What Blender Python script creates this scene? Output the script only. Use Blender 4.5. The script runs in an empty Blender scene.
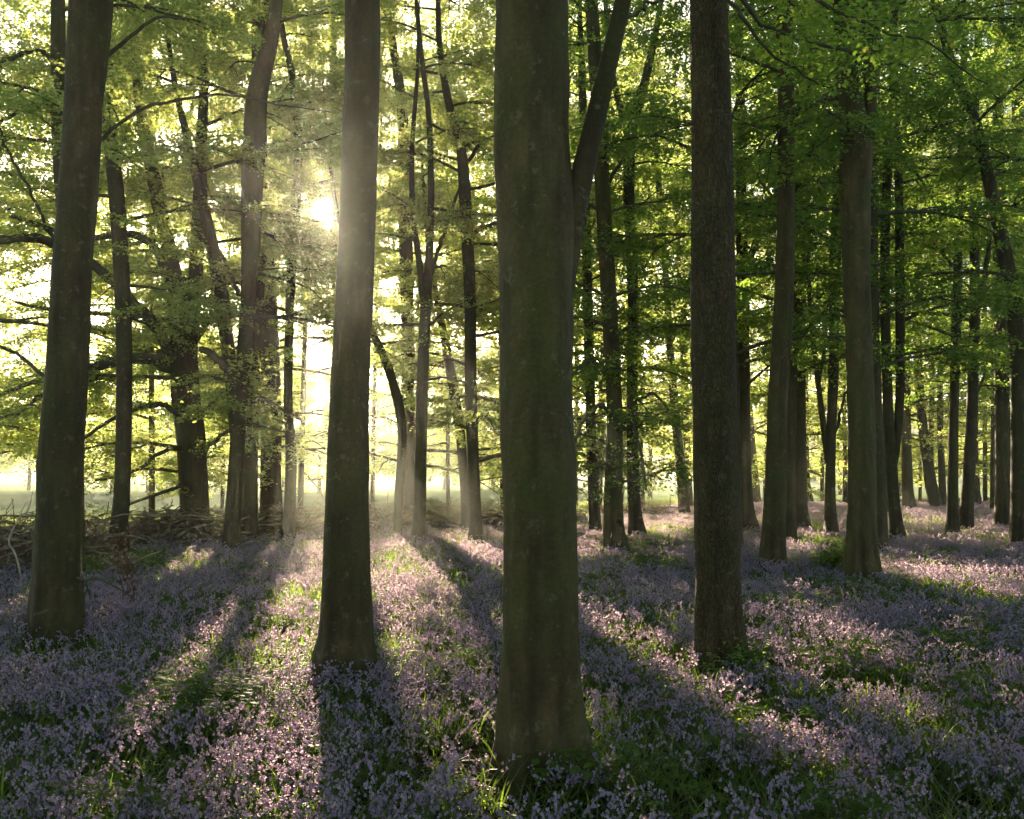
import bpy, math, random
import numpy as np
from math import sin, cos, pi, radians

random.seed(7)
RNG = np.random.default_rng(11)
scene = bpy.context.scene
COL = scene.collection

# ------------------------------------------------------------------ camera geometry
F, CX, HY, CAMZ = 995.0, 512.0, 470.0, 2.3
SUN_EL, SUN_AZ = radians(14.4), radians(-10.6)          # azimuth from +Y, negative to the left
SUN = np.array([sin(SUN_AZ) * cos(SUN_EL), cos(SUN_AZ) * cos(SUN_EL), sin(SUN_EL)])
FLOWER_TOP = 0.3


def at(px, py, d):
    return np.array([(px - CX) / F * d, d, CAMZ + (HY - py) / F * d])


def depth_of(py):
    return (CAMZ - FLOWER_TOP) * F / (py - HY)


# ------------------------------------------------------------------ materials
def new_mat(name):
    m = bpy.data.materials.new(name)
    m.use_nodes = True
    nt = m.node_tree
    for n in list(nt.nodes):
        nt.nodes.remove(n)
    out = nt.nodes.new('ShaderNodeOutputMaterial')
    return m, nt, out


def N(nt, t, **kw):
    n = nt.nodes.new(t)
    for k, v in kw.items():
        setattr(n, k, v)
    return n


def ramp(nt, stops):
    r = nt.nodes.new('ShaderNodeValToRGB')
    el = r.color_ramp.elements
    el[0].position, el[0].color = stops[0][0], (*stops[0][1], 1)
    el[1].position, el[1].color = stops[-1][0], (*stops[-1][1], 1)
    for p, c in stops[1:-1]:
        e = el.new(p)
        e.color = (*c, 1)
    return r


def leaf_mat(name, dif, tra, mix=0.5, gloss=0.06):
    """two sided leaf: diffuse + translucent + a little sheen; hue varies from leaf to leaf"""
    m, nt, out = new_mat(name)
    L = nt.links
    geo = N(nt, 'ShaderNodeNewGeometry')
    rd = ramp(nt, dif)
    rt = ramp(nt, tra)
    L.new(geo.outputs['Random Per Island'], rd.inputs[0])
    L.new(geo.outputs['Random Per Island'], rt.inputs[0])
    d = N(nt, 'ShaderNodeBsdfDiffuse')
    t = N(nt, 'ShaderNodeBsdfTranslucent')
    g = N(nt, 'ShaderNodeBsdfGlossy')
    g.inputs['Roughness'].default_value = 0.45
    g.inputs['Color'].default_value = (0.8, 0.8, 0.8, 1)
    L.new(rd.outputs[0], d.inputs[0])
    L.new(rt.outputs[0], t.inputs[0])
    mx = N(nt, 'ShaderNodeMixShader')
    mx.inputs[0].default_value = mix
    L.new(d.outputs[0], mx.inputs[1])
    L.new(t.outputs[0], mx.inputs[2])
    m2 = N(nt, 'ShaderNodeMixShader')
    m2.inputs[0].default_value = gloss
    L.new(mx.outputs[0], m2.inputs[1])
    L.new(g.outputs[0], m2.inputs[2])
    L.new(m2.outputs[0], out.inputs['Surface'])
    return m


def bark_mat(name, cols, moss, moss_amt, vscale, rough=False, bump=0.8):
    m, nt, out = new_mat(name)
    L = nt.links
    tc = N(nt, 'ShaderNodeTexCoord')
    oi = N(nt, 'ShaderNodeObjectInfo')
    mp = N(nt, 'ShaderNodeMapping')
    mp.inputs['Scale'].default_value = vscale
    L.new(tc.outputs['Object'], mp.inputs['Vector'])
    n1 = N(nt, 'ShaderNodeTexNoise')
    n1.inputs['Scale'].default_value = 3.0
    n1.inputs['Detail'].default_value = 8
    n1.inputs['Roughness'].default_value = 0.65
    L.new(mp.outputs[0], n1.inputs['Vector'])
    r1 = ramp(nt, cols)
    L.new(n1.outputs['Fac'], r1.inputs[0])
    # algae / moss patches
    n2 = N(nt, 'ShaderNodeTexNoise')
    n2.inputs['Scale'].default_value = 1.6
    n2.inputs['Detail'].default_value = 6
    L.new(tc.outputs['Object'], n2.inputs['Vector'])
    r2 = ramp(nt, [(0.38, (0, 0, 0)), (0.66, (moss_amt,) * 3)])
    L.new(n2.outputs['Fac'], r2.inputs[0])
    mx = N(nt, 'ShaderNodeMix', data_type='RGBA')
    mx.inputs['B'].default_value = (*moss, 1)
    L.new(r2.outputs[0], mx.inputs['Factor'])
    L.new(r1.outputs[0], mx.inputs['A'])
    hv = N(nt, 'ShaderNodeHueSaturation')
    mr = N(nt, 'ShaderNodeMapRange')
    mr.inputs['To Min'].default_value = 0.6
    mr.inputs['To Max'].default_value = 0.95
    L.new(oi.outputs['Random'], mr.inputs['Value'])
    L.new(mr.outputs[0], hv.inputs['Value'])
    L.new(mx.outputs['Result'], hv.inputs['Color'])
    b = N(nt, 'ShaderNodeBsdfPrincipled')
    b.inputs['Roughness'].default_value = 0.85
    b.inputs['Specular IOR Level'].default_value = 0.2
    n4 = N(nt, 'ShaderNodeTexNoise')
    n4.inputs['Scale'].default_value = 26
    n4.inputs['Detail'].default_value = 5
    n4.inputs['Roughness'].default_value = 0.7
    mp4 = N(nt, 'ShaderNodeMapping')
    mp4.inputs['Scale'].default_value = (1, 1, 1.6) if not rough else (1.5, 1.5, 0.5)
    L.new(tc.outputs['Object'], mp4.inputs['Vector'])
    L.new(mp4.outputs[0], n4.inputs['Vector'])
    r4 = ramp(nt, [(0.32, (0.45, 0.45, 0.45)), (0.5, (1, 1, 1)), (0.68, (1.5, 1.45, 1.3))])
    L.new(n4.outputs['Fac'], r4.inputs[0])
    m4 = N(nt, 'ShaderNodeMix', data_type='RGBA', blend_type='MULTIPLY')
    m4.inputs['Factor'].default_value = 0.55 if rough else 0.4
    L.new(hv.outputs[0], m4.inputs['A'])
    L.new(r4.outputs[0], m4.inputs['B'])
    n5 = N(nt, 'ShaderNodeTexNoise')
    n5.inputs['Scale'].default_value = 1.0
    n5.inputs['Detail'].default_value = 7
    n5.inputs['Roughness'].default_value = 0.6
    mp5 = N(nt, 'ShaderNodeMapping')
    mp5.inputs['Scale'].default_value = (7, 7, 0.45)
    L.new(tc.outputs['Object'], mp5.inputs['Vector'])
    L.new(mp5.outputs[0], n5.inputs['Vector'])
    r5 = ramp(nt, [(0.36, (0.5, 0.5, 0.46)), (0.5, (0.95, 0.95, 0.95)), (0.66, (1.35, 1.25, 1.05))])
    L.new(n5.outputs['Fac'], r5.inputs[0])
    m5 = N(nt, 'ShaderNodeMix', data_type='RGBA', blend_type='MULTIPLY')
    m5.inputs['Factor'].default_value = 0.5
    L.new(m4.outputs['Result'], m5.inputs['A'])
    L.new(r5.outputs[0], m5.inputs['B'])
    n6 = N(nt, 'ShaderNodeTexNoise')
    n6.inputs['Scale'].default_value = 8
    n6.inputs['Detail'].default_value = 9
    n6.inputs['Roughness'].default_value = 0.72
    L.new(tc.outputs['Object'], n6.inputs['Vector'])
    r6 = ramp(nt, [(0.585, (0, 0, 0)), (0.62, (0.26, 0.26, 0.26))])
    L.new(n6.outputs['Fac'], r6.inputs[0])
    m6 = N(nt, 'ShaderNodeMix', data_type='RGBA')
    m6.inputs['B'].default_value = (0.24, 0.22, 0.14, 1)
    L.new(r6.outputs[0], m6.inputs['Factor'])
    L.new(m5.outputs['Result'], m6.inputs['A'])
    L.new(m6.outputs['Result'], b.inputs['Base Color'])
    bp = N(nt, 'ShaderNodeBump')
    bp.inputs['Strength'].default_value = bump
    bp.inputs['Distance'].default_value = 0.03
    if rough:
        v = N(nt, 'ShaderNodeTexVoronoi', feature='DISTANCE_TO_EDGE')
        v.inputs['Scale'].default_value = 22
        mp2 = N(nt, 'ShaderNodeMapping')
        mp2.inputs['Scale'].default_value = (1.6, 1.6, 0.42)
        nz = N(nt, 'ShaderNodeTexNoise')
        nz.inputs['Scale'].default_value = 5
        ad = N(nt, 'ShaderNodeVectorMath', operation='MULTIPLY_ADD')
        ad.inputs[1].default_value = (0.12, 0.12, 0.12)
        L.new(tc.outputs['Object'], nz.inputs['Vector'])
        L.new(nz.outputs['Color'], ad.inputs[0])
        L.new(tc.outputs['Object'], ad.inputs[2])
        L.new(ad.outputs[0], mp2.inputs['Vector'])
        L.new(mp2.outputs[0], v.inputs['Vector'])
        cl = N(nt, 'ShaderNodeMapRange')
        cl.inputs['From Max'].default_value = 0.22
        L.new(v.outputs['Distance'], cl.inputs['Value'])
        L.new(cl.outputs[0], bp.inputs['Height'])
    else:
        n3 = N(nt, 'ShaderNodeTexNoise')
        n3.inputs['Scale'].default_value = 9
        n3.inputs['Detail'].default_value = 9
        L.new(mp.outputs[0], n3.inputs['Vector'])
        L.new(n3.outputs['Fac'], bp.inputs['Height'])
    L.new(bp.outputs[0], b.inputs['Normal'])
    L.new(b.outputs[0], out.inputs['Surface'])
    return m


def noise_mat(name, stops, scale, rough=0.9, bump=0.0, detail=6):
    m, nt, out = new_mat(name)
    L = nt.links
    tc = N(nt, 'ShaderNodeTexCoord')
    n1 = N(nt, 'ShaderNodeTexNoise')
    n1.inputs['Scale'].default_value = scale
    n1.inputs['Detail'].default_value = detail
    L.new(tc.outputs['Object'], n1.inputs['Vector'])
    r = ramp(nt, stops)
    L.new(n1.outputs['Fac'], r.inputs[0])
    b = N(nt, 'ShaderNodeBsdfPrincipled')
    b.inputs['Roughness'].default_value = rough
    b.inputs['Specular IOR Level'].default_value = 0.0
    L.new(r.outputs[0], b.inputs['Base Color'])
    if bump:
        bp = N(nt, 'ShaderNodeBump')
        bp.inputs['Strength'].default_value = bump
        L.new(n1.outputs['Fac'], bp.inputs['Height'])
        L.new(bp.outputs[0], b.inputs['Normal'])
    L.new(b.outputs[0], out.inputs['Surface'])
    return m


M_BARK = bark_mat('beech_bark', [(0.3, (0.042, 0.029, 0.011)), (0.48, (0.08, 0.056, 0.023)), (0.62, (0.12, 0.086, 0.038)), (0.78, (0.175, 0.135, 0.068))],
                  (0.065, 0.072, 0.016), 0.8, (1.2, 1.2, 0.5))
M_ROUGH = bark_mat('fissured_bark', [(0.3, (0.065, 0.042, 0.018)), (0.55, (0.12, 0.082, 0.038)), (0.75, (0.18, 0.13, 0.065))],
                   (0.07, 0.075, 0.022), 0.6, (2, 2, 0.6), rough=True, bump=0.9)
M_BRANCH = noise_mat('branch_bark', [(0.3, (0.06, 0.05, 0.03)), (0.7, (0.13, 0.115, 0.07))], 4)
M_DEAD = noise_mat('dead_wood', [(0.3, (0.10, 0.07, 0.04)), (0.5, (0.22, 0.165, 0.10)), (0.75, (0.36, 0.28, 0.185))], 3, bump=0.3)
M_PALE = noise_mat('barkless_wood', [(0.3, (0.30, 0.25, 0.17)), (0.7, (0.48, 0.42, 0.31))], 5)
M_LEAF = leaf_mat('beech_leaf',
                  [(0.0, (0.055, 0.11, 0.02)), (0.6, (0.085, 0.15, 0.03)), (1.0, (0.12, 0.16, 0.035))],
                  [(0.0, (0.38, 0.52, 0.10)), (0.6, (0.50, 0.60, 0.14)), (0.9, (0.62, 0.62, 0.17)), (1.0, (0.72, 0.52, 0.15))], 0.72, 0.03)
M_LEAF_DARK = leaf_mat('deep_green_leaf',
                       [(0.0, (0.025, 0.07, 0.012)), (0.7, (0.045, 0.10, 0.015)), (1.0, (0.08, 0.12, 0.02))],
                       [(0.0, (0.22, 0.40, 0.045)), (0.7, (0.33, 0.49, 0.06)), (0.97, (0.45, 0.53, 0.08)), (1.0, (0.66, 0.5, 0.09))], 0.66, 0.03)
M_FAR = leaf_mat('far_wood_leaf',
                 [(0.0, (0.02, 0.05, 0.02)), (1.0, (0.05, 0.09, 0.03))],
                 [(0.0, (0.03, 0.07, 0.02)), (1.0, (0.06, 0.1, 0.03))], 0.2, 0.0)
M_BROWN_LEAF = leaf_mat('dead_leaf', [(0.0, (0.07, 0.035, 0.015)), (1.0, (0.16, 0.08, 0.03))],
                        [(0.0, (0.15, 0.06, 0.02)), (1.0, (0.28, 0.12, 0.04))], 0.3)
M_BELL = leaf_mat('bluebell_petal', [(0.0, (0.26, 0.225, 0.41)), (1.0, (0.43, 0.37, 0.56))],
                  [(0.0, (0.58, 0.43, 0.52)), (1.0, (0.78, 0.60, 0.64))], 0.6, 0.02)
M_STRAP = leaf_mat('bluebell_leaf', [(0.0, (0.045, 0.09, 0.014)), (1.0, (0.085, 0.13, 0.025))],
                   [(0.0, (0.16, 0.30, 0.02)), (1.0, (0.32, 0.44, 0.04))], 0.5, 0.05)
M_STEM = noise_mat('flower_stem', [(0.3, (0.08, 0.13, 0.03)), (0.7, (0.13, 0.16, 0.06))], 8)
M_HERB = leaf_mat('undergrowth_leaf', [(0.0, (0.05, 0.11, 0.015)), (1.0, (0.09, 0.15, 0.025))],
                  [(0.0, (0.2, 0.36, 0.03)), (1.0, (0.34, 0.46, 0.05))], 0.5, 0.015)
M_SOIL = noise_mat('woodland_soil', [(0.3, (0.018, 0.022, 0.008)), (0.55, (0.035, 0.035, 0.014)), (0.75, (0.06, 0.045, 0.022))], 6, bump=0.4)
M_GRASS = noise_mat('meadow_grass', [(0.3, (0.10, 0.145, 0.075)), (0.7, (0.14, 0.18, 0.095))], 0.15)
M_BLADE = leaf_mat('grass_blade', [(0.0, (0.06, 0.12, 0.02)), (1.0, (0.13, 0.17, 0.04))],
                   [(0.0, (0.2, 0.32, 0.04)), (1.0, (0.4, 0.45, 0.1))], 0.5)
M_WHITE = noise_mat('white_fence_paint', [(0.3, (0.6, 0.6, 0.56)), (0.7, (0.75, 0.75, 0.72))], 3)


# ------------------------------------------------------------------ mesh helpers
def mesh_np(name, verts, faces_list, mat, smooth=False):
    """verts (n,3); faces_list: list of (m,k) index arrays"""
    me = bpy.data.meshes.new(name)
    verts = np.asarray(verts, dtype=np.float32)
    me.vertices.add(len(verts))
    me.vertices.foreach_set('co', verts.ravel())
    loops = np.concatenate([f.ravel() for f in faces_list]).astype(np.int32)
    sizes = np.concatenate([np.full(len(f), f.shape[1], dtype=np.int32) for f in faces_list])
    starts = np.concatenate([[0], np.cumsum(sizes)[:-1]]).astype(np.int32)
    me.loops.add(len(loops))
    me.loops.foreach_set('vertex_index', loops)
    me.polygons.add(len(sizes))
    me.polygons.foreach_set('loop_start', starts)
    if smooth:
        me.polygons.foreach_set('use_smooth', np.ones(len(sizes), dtype=bool))
    for m in (mat if isinstance(mat, (list, tuple)) else [mat]):
        me.materials.append(m)
    me.update(calc_edges=True)
    return me


def link(name, me, parent=None, loc=None):
    o = bpy.data.objects.new(name, me)
    COL.objects.link(o)
    if parent is not None:
        o.parent = parent
    if loc is not None:
        o.location = loc
    return o


def tag(o, label=None, cat=None, group=None, kind=None):
    if label:
        o['label'] = label
    if cat:
        o['category'] = cat
    if group:
        o['group'] = group
    if kind:
        o['kind'] = kind
    return o


class Buf:
    def __init__(s):
        s.v, s.f, s.n = [], {}, 0

    def add(s, v, faces):
        v = np.asarray(v, dtype=np.float64)
        s.v.append(v)
        for f in faces:
            s.f.setdefault(f.shape[1], []).append(f + s.n)
        s.n += len(v)

    def mesh(s, name, mat, smooth=True):
        return mesh_np(name, np.concatenate(s.v), [np.concatenate(a) for a in s.f.values()], mat, smooth)


def catmull(P, n):
    P = np.asarray(P, dtype=float)
    if len(P) < 3:
        t = np.linspace(0, 1, n)[:, None]
        return P[0] * (1 - t) + P[-1] * t
    Q = np.vstack([2 * P[0] - P[1], P, 2 * P[-1] - P[-2]])
    u = np.linspace(0, len(P) - 1 - 1e-9, n)
    i = u.astype(int)
    t = (u - i)[:, None]
    a, b, c, d = Q[i], Q[i + 1], Q[i + 2], Q[i + 3]
    return 0.5 * ((2 * b) + (-a + c) * t + (2 * a - 5 * b + 4 * c - d) * t ** 2 + (-a + 3 * b - 3 * c + d) * t ** 3)


def tube(buf, pts, rad, sides, shape=None, cap=True):
    """pts (n,3), rad (n,), shape(z index array, theta)->factor"""
    pts = np.asarray(pts, dtype=float)
    n = len(pts)
    T = np.gradient(pts, axis=0)
    T /= np.linalg.norm(T, axis=1)[:, None] + 1e-9
    ref = np.array([0, 1.0, 0]) if abs(T[:, 1]).mean() < 0.8 else np.array([1.0, 0, 0])
    U = np.cross(T, ref)
    U /= np.linalg.norm(U, axis=1)[:, None] + 1e-9
    W = np.cross(U, T)
    th = np.linspace(0, 2 * pi, sides, endpoint=False)
    R = np.repeat(np.asarray(rad)[:, None], sides, 1)
    if shape is not None:
        R = R * shape(pts, th)
    v = pts[:, None, :] + R[..., None] * (U[:, None, :] * np.cos(th)[None, :, None] + W[:, None, :] * np.sin(th)[None, :, None])
    a = np.arange(n - 1)[:, None] * sides + np.arange(sides)[None, :]
    b = np.arange(n - 1)[:, None] * sides + (np.arange(sides)[None, :] + 1) % sides
    q = np.stack([a, b, b + sides, a + sides], -1).reshape(-1, 4)
    fs = [q]
    v = v.reshape(-1, 3)
    if cap:
        v = np.vstack([v, pts[-1] + T[-1] * rad[-1] * 0.5, pts[0]])
        k = np.arange(sides)
        k2 = (k + 1) % sides
        top = (n - 1) * sides
        fs.append(np.stack([top + k, top + k2, np.full(sides, n * sides)], -1))
        fs.append(np.stack([k2, k, np.full(sides, n * sides + 1)], -1))
    buf.add(v, fs)


def fbm1(x, seed, octaves=4):
    r = np.random.default_rng(seed)
    out = np.zeros_like(x, dtype=float)
    a = 1.0
    fr = 1.0
    for _ in range(octaves):
        out += a * np.sin(x * fr + r.uniform(0, 6.28))
        a *= 0.55
        fr *= 2.03
    return out


# ------------------------------------------------------------------ leaves
# sunlit glades on the woodland floor (picture x, y, half width, half height, strength): leaves in the way of the sun there are thinner
GLADES = [
    (275, 745, 85, 60, 1.0), (245, 690, 60, 35, .9), (305, 610, 28, 60, .95), (175, 765, 80, 30, .75), (60, 715, 55, 14, .5),
    (318, 565, 26, 22, .9),
    (430, 562, 62, 30, 1.0), (475, 545, 45, 20, 1.0), (388, 610, 22, 60, .9), (395, 735, 22, 70, .9), (450, 655, 40, 20, .35),
    (630, 638, 52, 18, .95), (685, 662, 45, 14, .95), (715, 700, 40, 28, .8), (750, 620, 30, 10, .5),
    (845, 640, 60, 18, .75), (890, 685, 70, 25, .65), (965, 575, 85, 13, .95), (990, 600, 50, 10, .8),
    (645, 528, 60, 11, 1.0), (705, 516, 50, 8, .9), (800, 543, 45, 8, .9), (930, 735, 40, 30, .45),
    (575, 795, 40, 22, .8), (505, 760, 30, 18, .8), (910, 805, 60, 14, .4), (240, 560, 70, 14, .4),
    (200, 700, 110, 55, .7), (450, 725, 45, 45, .55), (255, 640, 60, 40, .8), (585, 690, 50, 25, .4), (860, 745, 110, 45, .4), (80, 765, 80, 35, .45),
    (590, 540, 30, 14, .8), (940, 520, 60, 5, .7), (870, 560, 20, 8, .6),
]


def glade(px, py):
    m = np.zeros_like(px)
    w1 = 14 * np.sin(py * 0.071 + px * 0.03) + 9 * np.sin(px * 0.083 - py * 0.05 + 2)
    w2 = 5 * np.sin(px * 0.061 + 1.3) + 3 * np.sin(px * 0.13 + py * .09)
    for gx, gy, a, b, s in GLADES:
        q = ((px + w1 - gx) / a) ** 2 + ((py + w2 - gy) / b) ** 2
        m = np.maximum(m, s * np.clip(1.35 - 0.8 * q, 0, 1))
    # small sun flecks everywhere else
    y = (CAMZ - FLOWER_TOP) * F / np.maximum(py - HY, 6.0)
    x = (px - CX) / F * y
    n = np.sin(x * 3.1 + 1.7 * np.sin(y * 1.1)) + np.sin(y * 1.9 + 1.3 * np.sin(x * 2.3 + 1)) + np.sin((x + y) * 2.2 + 4) + 0.7 * np.sin((x - y) * 4.1)
    return np.maximum(m, np.clip((n - 1.0) * 1.1, 0, 0.75))


# openings in the foliage where the photograph looks through to the sky or the meadow
GAPS = [(324, 216, 16, 13, .9), (304, 230, 8, 8, .5), (15, 490, 40, 30, .95), (88, 480, 14, 30, .5),
        (225, 490, 14, 26, .4), (330, 505, 60, 16, .8), (655, 475, 16, 22, .6), (385, 490, 18, 20, .5), (205, 235, 40, 12, .3), (960, 275, 26, 30, .3)]


def sun_lane(p):
    t = (p[2] - FLOWER_TOP) / SUN[2]
    g = p - SUN * t
    if g[1] < 3.5:
        return 0.0
    return float(glade(np.array([CX + F * g[0] / g[1]]), np.array([HY + F * (CAMZ - FLOWER_TOP) / g[1]]))[0])


def keep_leaves(P, rng, prune=1.0):
    k = np.ones(len(P))
    t = (P[:, 2] - FLOWER_TOP) / SUN[2]
    G = P - SUN[None, :] * t[:, None]
    ok = G[:, 1] > 3.5
    gy = np.where(ok, G[:, 1], 1e6)
    px = CX + F * G[:, 0] / gy
    py = HY + F * (CAMZ - FLOWER_TOP) / gy
    k *= 1 - 0.94 * prune * np.where(ok, np.minimum(1, 1.35 * glade(px, py)), 0)
    d = np.maximum(P[:, 1], 0.5)
    ix = CX + F * P[:, 0] / d
    iy = HY - F * (P[:, 2] - CAMZ) / d
    w1 = 9 * np.sin(iy * 0.11 + ix * 0.04)
    w2 = 7 * np.sin(ix * 0.13 + iy * .05)
    for gx, gy_, a, b, s in GAPS:
        q = ((ix + w1 - gx) / a) ** 2 + ((iy + w2 - gy_) / b) ** 2
        k *= 1 - s * np.clip(1.5 - q, 0, 1)
    return rng.random(len(P)) < k


def leaves_mesh(name, P, D, Up, L, mat, rng, aspect=0.33):
    """one folded four-cornered leaf per point (two triangles); P base, D direction, Up normal hint"""
    n = len(P)
    D = D / (np.linalg.norm(D, axis=1)[:, None] + 1e-9)
    S = np.cross(D, Up)
    S /= np.linalg.norm(S, axis=1)[:, None] + 1e-9
    Nn = np.cross(S, D)
    Ls = (L * rng.uniform(0.65, 1.2, n))[:, None]
    w = aspect * Ls
    fold = rng.uniform(0.02, 0.16, n)[:, None] * Ls
    v = np.empty((n, 4, 3))
    v[:, 0] = P
    v[:, 1] = P + D * Ls * 0.48 + S * w + Nn * fold
    v[:, 2] = P + D * Ls - Nn * fold * 0.5
    v[:, 3] = P + D * Ls * 0.48 - S * w + Nn * fold
    b = np.arange(n)[:, None] * 4
    f = np.concatenate([b + np.array([[0, 3, 2]]), b + np.array([[0, 2, 1]])], 0)
    return mesh_np(name, v.reshape(-1, 3), [f], mat)


def leaves_round(name, P, D, Up, L, mat, rng, aspect=0.31):
    """oval folded leaves with a pointed tip, for sprays near the viewer"""
    n = len(P)
    D = D / (np.linalg.norm(D, axis=1)[:, None] + 1e-9)
    S = np.cross(D, Up)
    S /= np.linalg.norm(S, axis=1)[:, None] + 1e-9
    Nn = np.cross(S, D)
    Ls = (L * rng.uniform(0.6, 1.2, n))[:, None]
    fold = rng.uniform(0.03, 0.14, n)[:, None] * Ls
    droop = rng.uniform(0.0, 0.16, n)[:, None] * Ls
    v = np.empty((n, 8, 3))
    v[:, 0] = P
    for i, (t, w, q) in enumerate(((0.22, 0.8, 0.1), (0.52, 1.0, 0.3), (0.8, 0.6, 0.7))):
        c = P + D * Ls * t - Nn * droop * q
        v[:, 1 + i] = c + S * aspect * Ls * w + Nn * fold * w
        v[:, 5 + i] = c - S * aspect * Ls * w + Nn * fold * w
    v[:, 4] = P + D * Ls - Nn * droop
    b = np.arange(n)[:, None] * 8
    tri = np.concatenate([b + np.array([[0, 5, 1]]), b + np.array([[4, 3, 7]])], 0)
    quad = np.concatenate([b + np.array([[1, 5, 6, 2]]), b + np.array([[2, 6, 7, 3]])], 0)
    return mesh_np(name, v.reshape(-1, 3), [tri, quad], mat)


class Crown:
    """collects the leafy sprays of one tree"""

    def __init__(s, seed, leaf, per_m, prune=1.0):
        s.rng = np.random.default_rng(seed)
        s.P, s.D, s.U = [], [], []
        s.leaf, s.per_m, s.prune = leaf, per_m, prune

    def spray(s, buf, pts, r0, twig_len=1.1, step=0.32, start=0.22, wood=True, per_m=None, flat=0.85):
        """twigs left and right of a bough, with leaves held in flat layers"""
        rng = s.rng
        per_m = per_m or s.per_m
        seg = np.linalg.norm(np.diff(pts, axis=0), axis=1)
        cum = np.concatenate([[0], np.cumsum(seg)])
        Ltot = cum[-1]
        x = start * Ltot
        side = 1
        while x < Ltot:
            t = x / Ltot
            i = min(np.searchsorted(cum, x) - 1, len(pts) - 2)
            i = max(i, 0)
            b = pts[i] + (pts[i + 1] - pts[i]) * ((x - cum[i]) / (seg[i] + 1e-9))
            d = pts[i + 1] - pts[i]
            az = math.atan2(d[1], d[0]) + side * rng.uniform(0.6, 1.25)
            tl = twig_len * (0.35 + 0.75 * math.sin(pi * min(1, 0.15 + 0.8 * t))) * rng.uniform(0.6, 1.25)
            el = rng.normal(0.0, 0.34)
            k = 5
            tp = [b]
            for j in range(k - 1):
                el -= rng.uniform(0.0, 0.09)
                az += rng.normal(0, 0.13)
                tp.append(tp[-1] + tl / (k - 1) * np.array([cos(az) * cos(el), sin(az) * cos(el), sin(el)]))
            tp = np.array(tp)
            x += step * rng.uniform(0.7, 1.3)
            side = -side
            if sun_lane(tp[2]) > rng.uniform(0.35, 1.0):
                continue
            if wood:
                rr = max(0.004, r0 * 0.22 * (1 - 0.6 * t))
                tube(buf, tp, np.linspace(rr, 0.002, k), 3, cap=False)
            m = max(4, int(tl * per_m))
            u = rng.uniform(0.08, 1.05, m) ** 0.85
            q = np.clip(u, 0, 0.999) * (k - 1)
            qi = q.astype(int)
            P = tp[qi] + (tp[qi + 1] - tp[qi]) * (q - qi)[:, None]
            d2 = np.array([cos(az), sin(az), 0])
            n2 = np.array([-sin(az), cos(az), 0])
            off = rng.normal(0, 0.16 * (0.6 + 0.5 * tl), m) * (1.1 - 0.75 * u)
            P = P + n2 * off[:, None] + np.stack([np.zeros(m), np.zeros(m), rng.normal(0, 0.075, m) - 0.10 * off ** 2], 1)
            ang = az + np.sign(off) * rng.uniform(0.3, 1.2, m) + rng.normal(0, 0.3, m)
            D = np.stack([np.cos(ang), np.sin(ang), rng.normal(-0.18, 0.3, m)], 1)
            U = np.stack([rng.normal(0, flat, m), rng.normal(0, flat, m), np.ones(m)], 1)
            s.P.append(P)
            s.D.append(D)
            s.U.append(U)

    def build(s, parent, origin, mat, name='crown', rounded=False):
        if not s.P:
            return None
        P, D, U = np.concatenate(s.P), np.concatenate(s.D), np.concatenate(s.U)
        k = keep_leaves(P, s.rng, s.prune) & (P[:, 2] > 0.5)
        P, D, U = P[k], D[k], U[k]
        me = (leaves_round if rounded else leaves_mesh)(name, P - origin, D, U, s.leaf, mat, s.rng)
        return link(name, me, parent)


def bough(p0, az, length, el0, droop, rng, n=9):
    pts = [np.array(p0, dtype=float)]
    el = el0
    for i in range(n - 1):
        el -= droop / (n - 1) * (0.5 + i / (n - 1))
        az += rng.normal(0, 0.13)
        pts.append(pts[-1] + length / (n - 1) * np.array([cos(az) * cos(el), sin(az) * cos(el), sin(el) + rng.normal(0, 0.04)]))
    return np.array(pts)


NLEAF = [0]


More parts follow.
